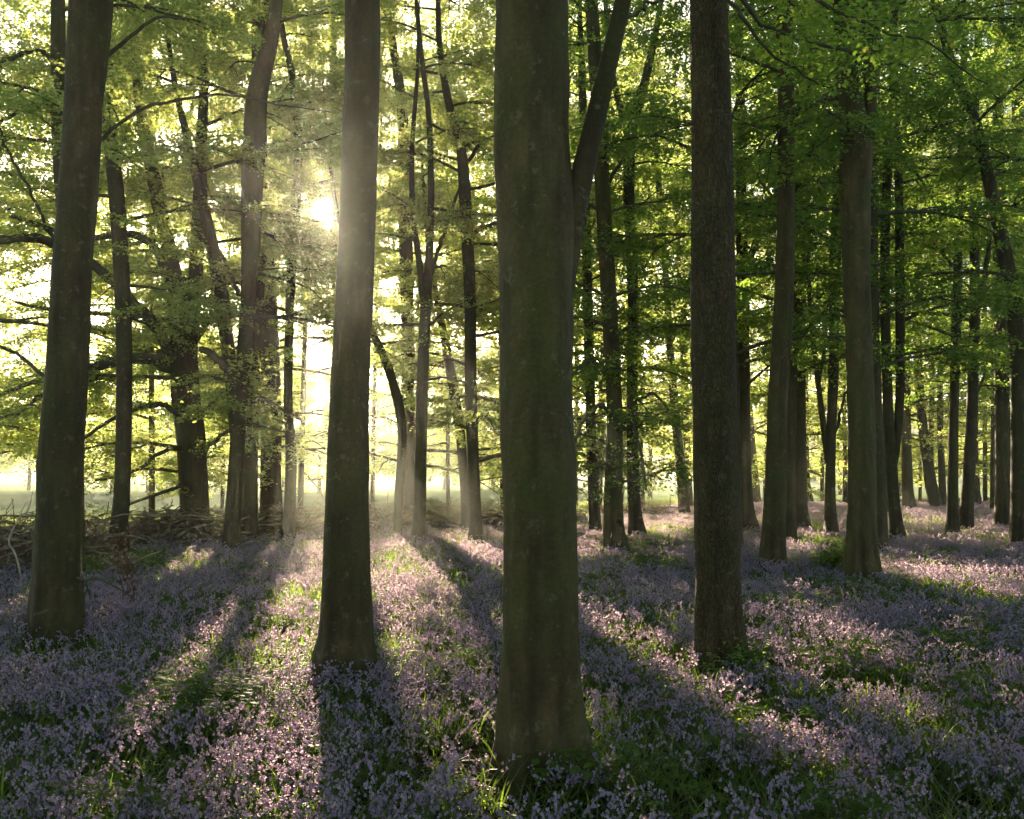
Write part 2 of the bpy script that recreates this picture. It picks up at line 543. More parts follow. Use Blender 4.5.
def tree(name, label, path, d=None, stems=(), limbs=(), H=20.0, crown=None, bark=None, seed=0, group=None, flare=0.45,
         near=False, leafmat=None, cat='tree', limb_leaves=True, lobes=5, scars=()):
    """path: (px, py, width px) from the ground up in the photograph, at distance d; crown: dict(z0, r, n, per_m, leaf)"""
    rng = np.random.default_rng(1000 + seed)
    d = d or depth_of(path[0][1])
    root = bpy.data.objects.new(name, None)
    COL.objects.link(root)
    base = at(path[0][0], path[0][1], d)
    org = np.array([base[0], base[1], 0.0])
    root.location = org
    tag(root, label, cat, group)

    def world(pl):
        P = [at(x[0], x[1], d + (x[3] if len(x) > 3 else 0)) for x in pl]
        R = [x[2] * d / F / 2 for x in pl]
        return P, R

    def extend(P, R, Ht, tip=0.03):
        top, rt = P[-1], R[-1]
        if top[2] < Ht - 1:
            dr = (P[-1] - P[-2])
            dr = dr / np.linalg.norm(dr)
            m = 4
            h = (Ht - top[2]) / m
            cur = top
            for j in range(m):
                dr = dr * 0.7 + np.array([rng.normal(0, 0.05), rng.normal(0, 0.05), 1]) * 0.3
                dr = dr / np.linalg.norm(dr)
                cur = cur + dr * h / max(dr[2], 0.35)
                P.append(cur)
                R.append(rt + (tip - rt) * ((j + 1) / m) ** 0.9)
        return P, R

    P, R = world(path)
    R0 = R[0]
    g = P[0].copy()
    g[2] = -0.15
    P = [g] + P
    R = [R0] + R
    P, R = extend(P, R, H)
    nr = int(max(30, (100 if near else 44)))
    sides = 96 if near else 18
    PR = catmull(np.column_stack([np.array(P), np.array(R)]), nr * 2 if near else nr)
    # more rings near the ground
    if near or flare:
        zz = PR[:, 2]
        extra = np.linspace(-0.15, 1.6, 34 if near else 14)
        allz = np.unique(np.concatenate([zz[np.concatenate([[True], np.diff(np.maximum.accumulate(zz)) > 0])], extra]))
        o = np.argsort(zz)
        PR = np.column_stack([np.interp(allz, zz[o], PR[o, c]) for c in range(4)])
    ph = rng.uniform(0, 6.28, 8)
    knots = [(rng.uniform(.3, 6), rng.uniform(0, 6.28), rng.choice([-.03, .04, .05]), rng.uniform(.1, .22)) for _ in range(14)]

    def shape(pts, th):
        z = np.maximum(pts[:, 2], 0)[:, None]
        t = th[None, :]
        f = 1 + flare * np.exp(-z / 0.42) * (0.75 + 0.65 * np.cos(lobes * t + ph[0] + 0.6 * np.sin(2 * t + ph[7]))) \
            + 0.10 * flare / 0.35 * np.exp(-z / 0.8) * np.cos((lobes - 2) * t + ph[6])
        f = f + 0.025 * np.cos(2 * t + ph[1] + z * 0.35) + 0.02 * np.cos(3 * t + ph[2] - z * 0.5) \
            + 0.012 * np.cos(5 * t + ph[3] + z * 1.3) + 0.012 * np.sin(z * 2.9 + ph[4] + 2 * np.cos(t))
        if near:
            for kz, kt, ks, kw, kh in scars:
                da = np.angle(np.exp(1j * (t - kt - 0.25 * (z - kz))))
                g = np.exp(-((z - kz) / kh) ** 2)
                f = f + ks * g * (np.exp(-(da / kw) ** 2) - 0.5 * np.exp(-((np.abs(da) - 2 * kw) / kw) ** 2))
            for kz, kt, ks, kw in knots:
                f = f + ks * np.exp(-((z - kz) / kw) ** 2 - ((np.angle(np.exp(1j * (t - kt)))) / (kw * 2.2)) ** 2)
            f = f + 0.02 * np.sin(z * 1.7 + ph[2] + np.cos(t + ph[1])) * np.cos(t + ph[5])
            f = f + 0.006 * np.sin(9 * t + 5 * z + ph[5]) * np.sin(z * 4.1) + 0.008 * np.sin(z * 7.3 + 3 * np.sin(t * 2 + ph[3]))
        return f

    b = Buf()
    tube(b, PR[:, :3] - org, PR[:, 3], sides, shape)
    link('trunk', b.mesh('trunk', bark or M_BARK), root)
    axis = [PR]
    for st in stems:
        Ps, Rs = world(st)
        Ps, Rs = extend(Ps, Rs, H * rng.uniform(0.8, 0.95), 0.02)
        q = catmull(np.column_stack([np.array(Ps), np.array(Rs)]), 40)
        axis.append(q)
        b = Buf()
        tube(b, q[:, :3] - org, q[:, 3], 18)
        link('stem', b.mesh('stem', bark or M_BARK), root)

    c = dict(z0=6, z1=None, r=3.5, n=14, per_m=60, leaf=0.085, el=0.45, droop=0.7, twig=1.1)
    c.update(crown or {})
    cr = Crown(500 + seed, c['leaf'], c['per_m'])
    lc = Crown(900 + seed, 0.072 if near else 0.09, 75)
    for lm in limbs:
        Ps, Rs = world(lm)
        q = catmull(np.column_stack([np.array(Ps), np.array(Rs)]), 16)
        b = Buf()
        w = q[:, :3].copy()
        w[1:-1] += rng.normal(0, 0.02, (14, 3))
        tube(b, w - org, np.maximum(q[:, 3], 0.006), 8)
        tw = Buf()
        if limb_leaves:
            lc.spray(tw, w, q[0, 3], twig_len=(0.55 if near else c['twig'] * 0.95), start=0.25, step=(0.16 if near else 0.26), flat=0.4)
            tube_off(b, tw, org)
        link('branch', b.mesh('branch', M_BRANCH), root)
    if c['n']:
        z1 = c['z1'] or H - 1
        ga = rng.uniform(0, 6.28)
        for i in range(c['n']):
            t = (i + rng.uniform(0, 1)) / c['n']
            z = c['z0'] + (z1 - c['z0']) * t
            ax = axis[i % len(axis)]
            if z < ax[0, 2] or z > ax[:, 2].max() - 0.2:
                ax = axis[0]
            k = int(np.argmin(abs(ax[:, 2] - z)))
            p0 = ax[k, :3]
            r0 = ax[k, 3]
            ga += 2.4 + rng.normal(0, 0.3)
            az = ga
            if 'az' in c and rng.random() < 0.75:
                az = rng.uniform(*c['az'])
            ln = c['r'] * (1.05 - 0.55 * t) * rng.uniform(0.7, 1.25)
            el = c['el'] * (0.6 + 0.8 * t) + rng.normal(0, 0.12)
            pts = bough(p0, az, ln, el, c['droop'] * rng.uniform(0.6, 1.3), rng)
            if sun_lane(pts[4]) > rng.uniform(0.5, 1.1):
                continue
            br = min(r0 * 0.55, 0.012 + 0.011 * ln)
            b = Buf()
            tube(b, pts - org, np.linspace(br, 0.005, len(pts)), 6)
            tw = Buf()
            cr.spray(tw, pts, br, twig_len=c['twig'])
            # two or three sub-boughs
            for s_ in range(3 if ln > 2.2 else 2):
                j = rng.integers(2, 6)
                p2 = bough(pts[j], az + rng.choice([-1, 1]) * rng.uniform(0.45, 0.95), ln * rng.uniform(0.4, 0.65), rng.normal(0.15, 0.2), 0.5, rng, 7)
                tube(b, p2 - org, np.linspace(br * 0.5, 0.004, len(p2)), 5)
                cr.spray(tw, p2, br * 0.5, twig_len=c['twig'] * 0.85)
            tube_off(b, tw, org)
            link('branch', b.mesh('branch', M_BRANCH), root)
    lc.build(root, org, leafmat or M_LEAF, 'leaf_spray', True)
    o = cr.build(root, org, leafmat or M_LEAF)
    if o:
        NLEAF[0] += len(o.data.polygons) // 2
    return root


def tube_off(b, tw, org):
    """append the world-space twigs TW to the origin-relative buffer B"""
    if tw.n:
        v = np.concatenate(tw.v) - org
        b.add(v, [np.concatenate(a) for a in tw.f.values()])


# near trees: crowns start above the frame
NEAR = dict(z0=11, r=5.5, n=16, per_m=40, leaf=0.15, twig=1.7)
MID = dict(z0=5.0, r=4.0, n=22, per_m=80, leaf=0.098)
EDGEC = dict(z0=3.0, r=4.6, n=28, per_m=115, leaf=0.1, el=0.3, droop=0.8, az=(-0.3, 3.4))

tree('beech_tree', 'thick smooth beech trunk leaning right at the left, brash heap at its foot',
     [(57, 625, 48), (57, 590, 46), (58, 540, 43), (61, 460, 42), (66, 380, 40), (71, 280, 38), (77, 200, 38), (84, 100, 37), (91, 0, 42)],
     crown=NEAR, seed=1, near=True, flare=.3,
     limbs=[[(84, 85, 6), (120, 45, 4, .5), (160, 18, 3, 1), (200, 22, 2, 1.5)], [(80, 155, 6), (112, 130, 4, .6), (150, 106, 3.4, 1), (200, 95, 3, 1.6), (255, 98, 2.4, 2), (330, 112, 1.5, 2.5)]], limb_leaves=False)
tree('beech_tree', 'smooth trunk with the low sun glowing behind it, its long shadow falling towards us',
     [(344, 665, 54), (346, 635, 50), (347, 600, 49), (347, 500, 44), (349, 400, 40), (355, 280, 38), (358, 200, 36), (361, 100, 35), (362, 0, 35)],
     crown=NEAR, seed=2, near=True, flare=0.6, scars=[(.4, -.85, -.16, .2, .34), (.45, -2.5, -.1, .2, .3), (1.6, -1.8, .05, .12, .1)])
tree('beech_tree', 'nearest and thickest beech, forked on its right side, in the middle of the flowers',
     [(543, 745, 84), (541, 700, 78), (540, 600, 73), (539, 500, 72), (537, 400, 71.5), (537, 300, 72), (537, 220, 76), (532, 120, 72), (531, 0, 71)],
     stems=[[(556, 320, 26), (570, 240, 24), (580, 185, 23), (600, 100, 20), (623, 0, 16), (640, -90, 15)]],
     limbs=[[(618, 28, 6), (632, 14, 4), (655, 0, 3.4), (690, -25, 3)], [(571, 250, 4), (582, 225, 3), (588, 190, 2)]], crown=NEAR, seed=3, near=True, flare=0.3, scars=[(.72, -1.0, -.13, .11, .24), (1.2, -1.35, -.06, .10, .09), (2.6, -1.5, .04, .1, .08), (1.9, -.6, -.05, .12, .12), (.35, -2.2, -.1, .16, .3)], limb_leaves=False)
tree('rough_barked_tree', 'straight tree with rough fissured bark right of the nearest beech',
     [(721, 655, 47), (718, 600, 45), (716, 500, 44.5), (714, 400, 42), (713, 300, 43), (712, 200, 42), (711, 100, 39), (709, 0, 37)],
     crown=dict(NEAR, z0=10.5), bark=M_ROUGH, leafmat=M_LEAF_DARK, seed=4, near=True, flare=0.45, lobes=6,
     limbs=[[(724, -30, 7), (745, 5, 5, .2), (775, 30, 4, .6), (830, 45, 3.4, 1), (880, 62, 2.6, 1.4), (940, 78, 1.6, 1.8)],
            [(722, -20, 5), (742, 15, 4, .1), (765, 48, 3.2, .2), (800, 72, 2, .4), (830, 88, 1.2, .6)],
            [(726, -70, 6), (790, -20, 4, -.6), (860, 20, 3, -.4), (930, 45, 2, 0), (990, 85, 1.2, .3)],
            [(722, -60, 5), (760, -20, 3.6, 1), (820, 15, 2.6, 2), (880, 40, 1.6, 2.4)]])
# second rank, left
tree('beech_tree', 'slender trunk half hidden behind the thick leaning beech on the left',
     [(80, 566, 9), (79, 500, 10), (75, 400, 12), (70, 300, 14), (63, 200, 15), (59, 110, 15), (58, 0, 13)], d=20,
     crown=dict(EDGEC, n=14, z0=8, r=3.4), seed=5,
     limbs=[[(56, 245, 9), (30, 236, 8, -.4), (-10, 242, 7, -.6), (-60, 230, 5, -.6)], [(56, 115, 6), (42, 105, 5, .3), (18, 112, 4, .6), (-5, 125, 3, .8)],
            [(56, 62, 5), (35, 51, 4.4, -.3), (5, 62, 4, -.6), (-30, 80, 3, -.8)], [(60, 260, 4), (38, 205, 3, -1), (12, 160, 2.6, -1.4), (0, 128, 2, -1.6)],
            [(75, 385, 5), (44, 376, 4, .4), (20, 357, 3.6, .6), (-5, 345, 3, .8), (-40, 342, 2, 1)], [(76, 412, 4), (40, 395, 3, -.4), (22, 412, 2.4, -.6), (-6, 418, 1.8, -.8)]])
tree('slim_tree', 'slim pale-based trunk between the thick leaning beech and the spreading beech',
     [(117, 548, 19), (119, 520, 17), (122, 490, 16), (124, 400, 15.5), (123, 300, 15.5), (117, 200, 15), (111, 150, 13), (104, 90, 10), (100, 20, 9)],
     crown=dict(EDGEC, z0=4.5, n=20, r=3.6), seed=6)
tree('spreading_beech', 'wide low beech with long sideways limbs and drooping sprays on the left',
     [(196, 540, 28), (194, 500, 27.5), (191, 440, 28), (186, 400, 28), (184, 360, 27), (182, 330, 25), (171, 260, 15.5), (158, 200, 15), (148, 150, 12), (138, 90, 10), (134, 10, 8)],
     stems=[[(188, 375, 15), (193, 320, 14), (197, 250, 14), (200, 200, 14), (201, 150, 11), (204, 80, 9), (200, 0, 7)]],
     limbs=[[(180, 362, 13), (168, 348, 12, -.3), (150, 320, 12, -.8), (130, 300, 11, -1.2), (98, 268, 9, -1.8), (60, 235, 6, -2.2), (10, 215, 4, -2.6)],
            [(182, 375, 12), (168, 367, 12, -.4), (145, 358, 11, -1), (110, 363, 10, -1.6), (84, 371, 9, -2), (40, 380, 5, -2.4), (0, 395, 3, -2.8)],
            [(166, 270, 10), (157, 252, 9, .2), (146, 239, 8, .5), (126, 234, 8, 1), (96, 237, 7, 1.5), (40, 240, 6, 2), (-20, 235, 4, 2.4)],
            [(178, 372, 7), (160, 352, 6, .4), (140, 347, 6, 1), (118, 316, 5, 1.4), (60, 312, 4.4, 1.8), (16, 302, 3, 2.2)],
            [(192, 470, 5), (215, 440, 4, -1), (245, 425, 3.4, -1.8), (285, 432, 2, -2.4)],
            [(188, 450, 5), (165, 450, 4, -.8), (135, 470, 3, -1.4), (95, 480, 2, -2)],
            [(186, 420, 6), (160, 405, 5, -1.2), (120, 415, 4, -2), (80, 440, 3, -2.6)],
            [(196, 420, 5), (225, 395, 4, .6), (262, 398, 3, 1), (300, 420, 2, 1.4)],
            [(190, 485, 4), (170, 490, 3.4, -1), (130, 505, 2.6, -1.8), (90, 520, 2, -2.4)],
            [(196, 340, 6), (212, 318, 5, .4), (235, 312, 4, .8), (280, 330, 2, 1.2)]],
     crown=dict(EDGEC, z0=2.2, n=30, r=4.6), seed=7)
tree('beech_tree', 'beech splitting into two stems low down with a broken stub, right of the spreading beech',
     [(232, 545, 16), (234, 500, 15.5), (237, 450, 15), (240, 400, 15), (248, 300, 15), (251, 220, 20), (254, 150, 22), (258, 90, 20), (271, 40, 15), (277, 0, 12)],
     stems=[[(237, 440, 13), (232, 385, 13), (222, 300, 14), (213, 250, 13), (203, 205, 11), (190, 150, 8), (176, 90, 6)]],
     limbs=[[(233, 372, 8), (222, 364, 8, -.3), (212, 354, 7, -.6), (200, 350, 6.5, -.8)], [(239, 295, 5), (228, 270, 4, .4), (222, 255, 4, .6), (200, 235, 2, 1)]],
     crown=dict(EDGEC, z0=3, n=26), seed=8, limb_leaves=False)
tree('beech_tree', 'trunk standing just behind the two-stemmed beech, its base in shade',
     [(249, 535, 17), (250, 480, 15), (252, 420, 13), (256, 330, 12), (262, 230, 11), (262, 100, 10), (266, 0, 8)], crown=dict(EDGEC, z0=2, n=26, r=4), seed=9)
tree('beech_tree', 'stout upright trunk at the wood edge, left of a thin wavy trunk',
     [(272, 529, 23), (271, 480, 21), (271, 400, 20), (267, 300, 19), (262, 200, 14), (258, 120, 12), (256, 0, 9)], crown=dict(EDGEC, z0=1.5, n=34), seed=10)
tree('slim_tree', 'thin wavy trunk left of the sun-backed trunk',
     [(289, 535, 14), (290, 500, 12), (291, 450, 11), (288, 400, 9), (290, 300, 9), (296, 200, 10), (298, 140, 8.5), (292, 75, 7), (284, 40, 6), (278, 0, 5)], crown=dict(EDGEC, z0=5, n=18, r=3.4), seed=11, flare=.2)
tree('slim_tree', 'faint pale trunk close to the left side of the sun-backed trunk, mostly hidden by it',
     [(341, 515, 10), (339, 400, 10), (336, 200, 9), (333, 60, 8), (331, 0, 7)], crown=dict(EDGEC, z0=8, n=14, leaf=.1, per_m=40), seed=12)
# left centre
tree('leaning_tree', 'short stem bending left towards the sun-backed trunk',
     [(397, 533, 10), (399, 490, 9), (402, 440, 9), (399, 405, 10), (386, 362, 8.5), (373, 333, 7), (362, 305, 6), (350, 270, 5)], H=15,
     crown=dict(EDGEC, z0=6, n=8, r=2.6), seed=13, flare=.2)
tree('beech_tree', 'upright trunk with light all round it, just behind the short left-bending stem',
     [(409, 522, 14), (409, 480, 13), (408, 400, 13), (407, 300, 13), (405, 200, 14), (402, 110, 11), (392, 40, 8), (386, 0, 7)], crown=dict(EDGEC, z0=2, n=32), seed=14)
tree('beech_tree', 'trunk dividing into thin upper stems, its shadow running right over the flowers',
     [(418, 538, 14), (420, 500, 12.5), (422, 400, 12), (425, 320, 11.5), (429, 260, 8), (431, 200, 6.5), (429, 120, 5.5), (422, 60, 5), (416, 0, 4)],
     stems=[[(424, 310, 7), (419, 260, 6.5), (413, 215, 6), (412, 150, 5), (417, 80, 4)]], limbs=[[(431, 275, 4), (440, 245, 4, .3), (449, 218, 3.6, .6), (462, 185, 2.4, 1)], [(426, 330, 2.4), (445, 312, 2, -.4), (470, 300, 1.4, -.8)],
            [(424, 380, 3), (450, 378, 2.4, .5), (480, 392, 1.6, 1), (505, 410, 1, 1.4)]],
     crown=dict(EDGEC, z0=5, n=20, r=3.6), seed=15, flare=.25)
tree('leaning_tree', 'leafy stem leaning left behind the last trunk before the nearest beech',
     [(466, 526, 9), (464, 480, 9), (460, 430, 10), (453, 385, 10), (445, 340, 8), (437, 300, 6), (428, 240, 5)], H=14, crown=dict(EDGEC, z0=1.8, n=18, r=3.4), seed=16, flare=.15)
tree('beech_tree', 'upright trunk just left of the nearest beech, bent left near the top',
     [(476, 536, 13), (475, 500, 11.5), (471, 400, 12.5), (470, 300, 12), (465, 200, 12.5), (461, 150, 10), (449, 105, 8), (440, 50, 6), (438, 0, 5)],
     limbs=[[(470, 240, 5), (482, 228, 4, -.3), (500, 222, 3, -.6), (530, 215, 2, -1)], [(464, 165, 4), (476, 150, 3.4, .4), (490, 125, 2.6, .7), (505, 105, 2, 1)]], crown=dict(EDGEC, z0=1.8, n=32), seed=17)
# middle
tree('beech_tree', 'leafy straight trunk right of the nearest beech, flaring at its foot',
     [(614, 546, 23), (613, 520, 20), (614, 450, 17), (614, 400, 15.5), (609, 300, 15.5), (603, 200, 15), (598, 100, 15), (591, 0, 13)],
     limbs=[[(614, 420, 5), (600, 405, 4, -1), (585, 420, 3, -2), (568, 455, 2, -2.8)], [(614, 430, 5), (632, 420, 4, -1.4), (640, 450, 3, -2), (646, 490, 2, -2.6)],
            [(612, 380, 5), (590, 360, 4, -1), (572, 375, 3, -1.8)], [(612, 340, 4), (636, 325, 3, -1), (656, 345, 2, -2)], [(614, 460, 4), (600, 470, 3, -1.2), (588, 500, 2, -2)],
            [(603, 200, 5), (615, 170, 4, .5), (632, 152, 3, 1)]],
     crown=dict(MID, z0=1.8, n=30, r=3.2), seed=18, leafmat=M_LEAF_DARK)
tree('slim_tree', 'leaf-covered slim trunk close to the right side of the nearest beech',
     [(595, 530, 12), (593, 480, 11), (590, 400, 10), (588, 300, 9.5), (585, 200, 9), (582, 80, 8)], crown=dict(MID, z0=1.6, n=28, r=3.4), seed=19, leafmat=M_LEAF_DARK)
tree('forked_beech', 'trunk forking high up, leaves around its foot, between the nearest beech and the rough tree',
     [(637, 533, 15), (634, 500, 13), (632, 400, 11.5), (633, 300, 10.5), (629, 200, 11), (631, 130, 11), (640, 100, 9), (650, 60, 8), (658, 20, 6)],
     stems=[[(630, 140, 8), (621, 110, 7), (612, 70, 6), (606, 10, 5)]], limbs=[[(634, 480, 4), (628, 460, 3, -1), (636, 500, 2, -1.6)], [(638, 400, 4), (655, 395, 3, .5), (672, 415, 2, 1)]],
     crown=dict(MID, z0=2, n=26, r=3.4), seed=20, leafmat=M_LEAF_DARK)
tree('leaning_tree', 'left-leaning trunk with a raised side limb, bright meadow showing beyond it',
     [(684, 513, 11), (680, 460, 9.5), (675, 410, 9), (670, 350, 7.5), (666, 280, 6.5), (660, 200, 6), (652, 100, 5)],
     limbs=[[(676, 430, 5.5), (668, 415, 5, .4), (655, 402, 5, .8), (640, 391, 4, 1.4), (618, 385, 2, 2)], [(675, 425, 3), (663, 422, 3, -.4), (650, 416, 2, -.8)]], crown=dict(MID, z0=4, n=18, r=4), seed=21)
tree('slim_tree', 'thin trunk close to the left side of the rough-barked tree, in the distance',
     [(690, 506, 7), (687, 450, 6.5), (684, 380, 6), (680, 300, 5), (676, 180, 4.5), (674, 60, 4)], crown=dict(MID, z0=4, n=16, r=4, leaf=.11, per_m=36), seed=22)
# right
tree('beech_tree', 'dark trunk tucked against the right side of the rough-barked tree',
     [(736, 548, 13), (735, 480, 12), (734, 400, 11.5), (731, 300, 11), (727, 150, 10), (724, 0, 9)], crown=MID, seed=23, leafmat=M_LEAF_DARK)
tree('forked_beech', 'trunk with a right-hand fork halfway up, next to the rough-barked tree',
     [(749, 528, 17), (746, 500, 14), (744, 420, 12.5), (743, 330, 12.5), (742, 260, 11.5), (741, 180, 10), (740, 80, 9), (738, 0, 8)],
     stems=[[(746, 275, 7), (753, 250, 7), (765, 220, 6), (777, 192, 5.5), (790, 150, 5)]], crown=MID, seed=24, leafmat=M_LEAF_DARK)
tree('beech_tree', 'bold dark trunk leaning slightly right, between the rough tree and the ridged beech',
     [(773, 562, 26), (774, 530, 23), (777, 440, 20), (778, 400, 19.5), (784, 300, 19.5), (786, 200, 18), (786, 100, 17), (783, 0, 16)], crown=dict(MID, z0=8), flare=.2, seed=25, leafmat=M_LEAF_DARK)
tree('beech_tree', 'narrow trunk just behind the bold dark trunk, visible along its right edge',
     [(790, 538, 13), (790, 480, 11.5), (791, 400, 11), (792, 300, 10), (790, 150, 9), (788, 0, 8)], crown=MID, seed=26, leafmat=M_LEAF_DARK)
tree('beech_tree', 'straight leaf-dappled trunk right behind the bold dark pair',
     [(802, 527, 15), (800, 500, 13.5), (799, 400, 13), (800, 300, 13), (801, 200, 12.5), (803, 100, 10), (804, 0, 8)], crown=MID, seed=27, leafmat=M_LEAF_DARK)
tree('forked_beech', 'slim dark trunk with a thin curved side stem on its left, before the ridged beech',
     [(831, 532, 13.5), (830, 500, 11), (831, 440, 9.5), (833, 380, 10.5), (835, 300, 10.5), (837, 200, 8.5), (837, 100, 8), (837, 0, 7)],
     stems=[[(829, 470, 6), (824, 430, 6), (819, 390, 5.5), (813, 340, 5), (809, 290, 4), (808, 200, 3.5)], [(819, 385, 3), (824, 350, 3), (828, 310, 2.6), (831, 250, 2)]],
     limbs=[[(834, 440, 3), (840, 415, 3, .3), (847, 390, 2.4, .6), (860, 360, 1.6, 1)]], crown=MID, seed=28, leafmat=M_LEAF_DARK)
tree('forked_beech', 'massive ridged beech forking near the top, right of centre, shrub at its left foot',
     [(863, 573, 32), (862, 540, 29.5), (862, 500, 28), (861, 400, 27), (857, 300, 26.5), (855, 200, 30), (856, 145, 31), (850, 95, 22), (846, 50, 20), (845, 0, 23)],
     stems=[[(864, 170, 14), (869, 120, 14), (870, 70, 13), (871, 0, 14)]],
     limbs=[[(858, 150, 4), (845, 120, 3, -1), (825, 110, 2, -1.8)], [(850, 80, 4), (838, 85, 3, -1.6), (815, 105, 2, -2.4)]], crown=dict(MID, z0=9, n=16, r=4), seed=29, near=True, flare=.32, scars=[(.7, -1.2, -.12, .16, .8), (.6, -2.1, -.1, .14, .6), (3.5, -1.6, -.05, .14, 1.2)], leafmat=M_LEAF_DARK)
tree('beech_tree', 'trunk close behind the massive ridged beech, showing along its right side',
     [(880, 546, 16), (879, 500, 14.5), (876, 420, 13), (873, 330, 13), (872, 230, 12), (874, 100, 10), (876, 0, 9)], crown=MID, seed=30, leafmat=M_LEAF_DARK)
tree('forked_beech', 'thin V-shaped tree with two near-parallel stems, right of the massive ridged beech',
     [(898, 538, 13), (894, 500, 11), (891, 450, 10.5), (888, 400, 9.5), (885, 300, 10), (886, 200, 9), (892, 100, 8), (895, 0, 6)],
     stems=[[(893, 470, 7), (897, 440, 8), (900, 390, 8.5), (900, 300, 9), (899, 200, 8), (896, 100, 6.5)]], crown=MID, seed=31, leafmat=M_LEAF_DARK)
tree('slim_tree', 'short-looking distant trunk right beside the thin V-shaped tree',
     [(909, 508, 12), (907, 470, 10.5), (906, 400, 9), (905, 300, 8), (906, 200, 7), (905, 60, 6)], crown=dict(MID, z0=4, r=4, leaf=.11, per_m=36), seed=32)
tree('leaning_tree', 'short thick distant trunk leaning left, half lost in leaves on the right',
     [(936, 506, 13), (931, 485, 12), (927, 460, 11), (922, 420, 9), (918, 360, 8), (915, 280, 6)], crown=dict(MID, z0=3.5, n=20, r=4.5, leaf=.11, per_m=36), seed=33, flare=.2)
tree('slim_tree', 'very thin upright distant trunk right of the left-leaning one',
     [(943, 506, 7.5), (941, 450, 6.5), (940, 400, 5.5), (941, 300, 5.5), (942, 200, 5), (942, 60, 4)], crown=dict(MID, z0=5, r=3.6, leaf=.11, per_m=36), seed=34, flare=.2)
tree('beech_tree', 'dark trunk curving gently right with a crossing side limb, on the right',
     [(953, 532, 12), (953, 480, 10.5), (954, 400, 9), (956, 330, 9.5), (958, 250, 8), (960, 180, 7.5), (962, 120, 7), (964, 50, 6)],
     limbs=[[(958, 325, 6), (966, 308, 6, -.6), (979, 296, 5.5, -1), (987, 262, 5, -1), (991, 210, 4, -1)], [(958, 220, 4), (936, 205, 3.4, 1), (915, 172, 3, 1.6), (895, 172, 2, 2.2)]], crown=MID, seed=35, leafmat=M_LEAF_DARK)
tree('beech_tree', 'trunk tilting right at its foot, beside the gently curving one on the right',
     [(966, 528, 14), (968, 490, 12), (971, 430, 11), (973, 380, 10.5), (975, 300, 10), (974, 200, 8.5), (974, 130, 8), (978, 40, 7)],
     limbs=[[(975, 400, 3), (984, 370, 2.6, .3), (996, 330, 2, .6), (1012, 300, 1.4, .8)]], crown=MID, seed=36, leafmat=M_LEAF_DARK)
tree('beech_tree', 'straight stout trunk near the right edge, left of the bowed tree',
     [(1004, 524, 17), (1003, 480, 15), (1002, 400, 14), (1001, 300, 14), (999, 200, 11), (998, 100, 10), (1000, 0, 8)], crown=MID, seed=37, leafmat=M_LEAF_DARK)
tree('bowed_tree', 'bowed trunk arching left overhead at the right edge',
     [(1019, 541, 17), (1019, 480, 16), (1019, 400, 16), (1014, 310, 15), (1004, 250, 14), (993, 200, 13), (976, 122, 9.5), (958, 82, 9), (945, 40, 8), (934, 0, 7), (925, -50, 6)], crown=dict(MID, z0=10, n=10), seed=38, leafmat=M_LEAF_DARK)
tree('beech_tree', 'straight distant trunk behind the bowed tree at the far right',
     [(1019, 515, 13), (1019, 400, 12.5), (1018, 250, 12.5), (1018, 80, 11), (1019, 0, 10)], crown=dict(MID, z0=5), seed=39, leafmat=M_LEAF_DARK)
tree('slim_tree', 'thin distant trunk visible left of the bold dark pair, leaning left',
     [(757, 501, 8.5), (754, 470, 7.5), (751, 430, 6.5), (748, 380, 6), (744, 280, 5), (742, 150, 4)], crown=dict(MID, z0=3.5, r=4.5, leaf=.11, per_m=36), seed=40)
tree('slim_tree', 'small distant trunk in the gap left of the thin curved side stem',
     [(810, 501, 7), (807, 480, 6), (806, 430, 5.5), (805, 300, 5)], crown=dict(MID, z0=3.5, r=4.5, leaf=.11, per_m=36), seed=41)
tree('slim_tree', 'pencil-thin distant trunk just left of the massive ridged beech',
     [(845, 503, 5), (845, 450, 4.5), (843, 350, 4)], crown=dict(MID, z0=3, r=4.5, n=18, leaf=.11, per_m=36), seed=42)
tree('slim_tree', 'distant thin trunk between the massive ridged beech and the V-shaped tree',
     [(887, 512, 5.5), (886, 450, 5), (884, 350, 4.5)], crown=dict(MID, z0=4, leaf=.1, per_m=40), seed=43)
tree('slim_tree', 'stumpy dark distant trunk low down between the tilting trunk and the stout one',
     [(977, 503, 8), (976, 480, 7), (975, 440, 6), (976, 330, 5)], crown=dict(MID, z0=3, r=4.5, n=20, leaf=.11, per_m=36), seed=44)
tree('slim_tree', 'thin trunk touching the left side of the stout trunk near the right edge',
     [(993, 508, 5.5), (993, 460, 5), (994, 380, 4.5), (994, 250, 4)], crown=dict(MID, z0=3.5, r=4.2, n=18, leaf=.11, per_m=36), seed=45)
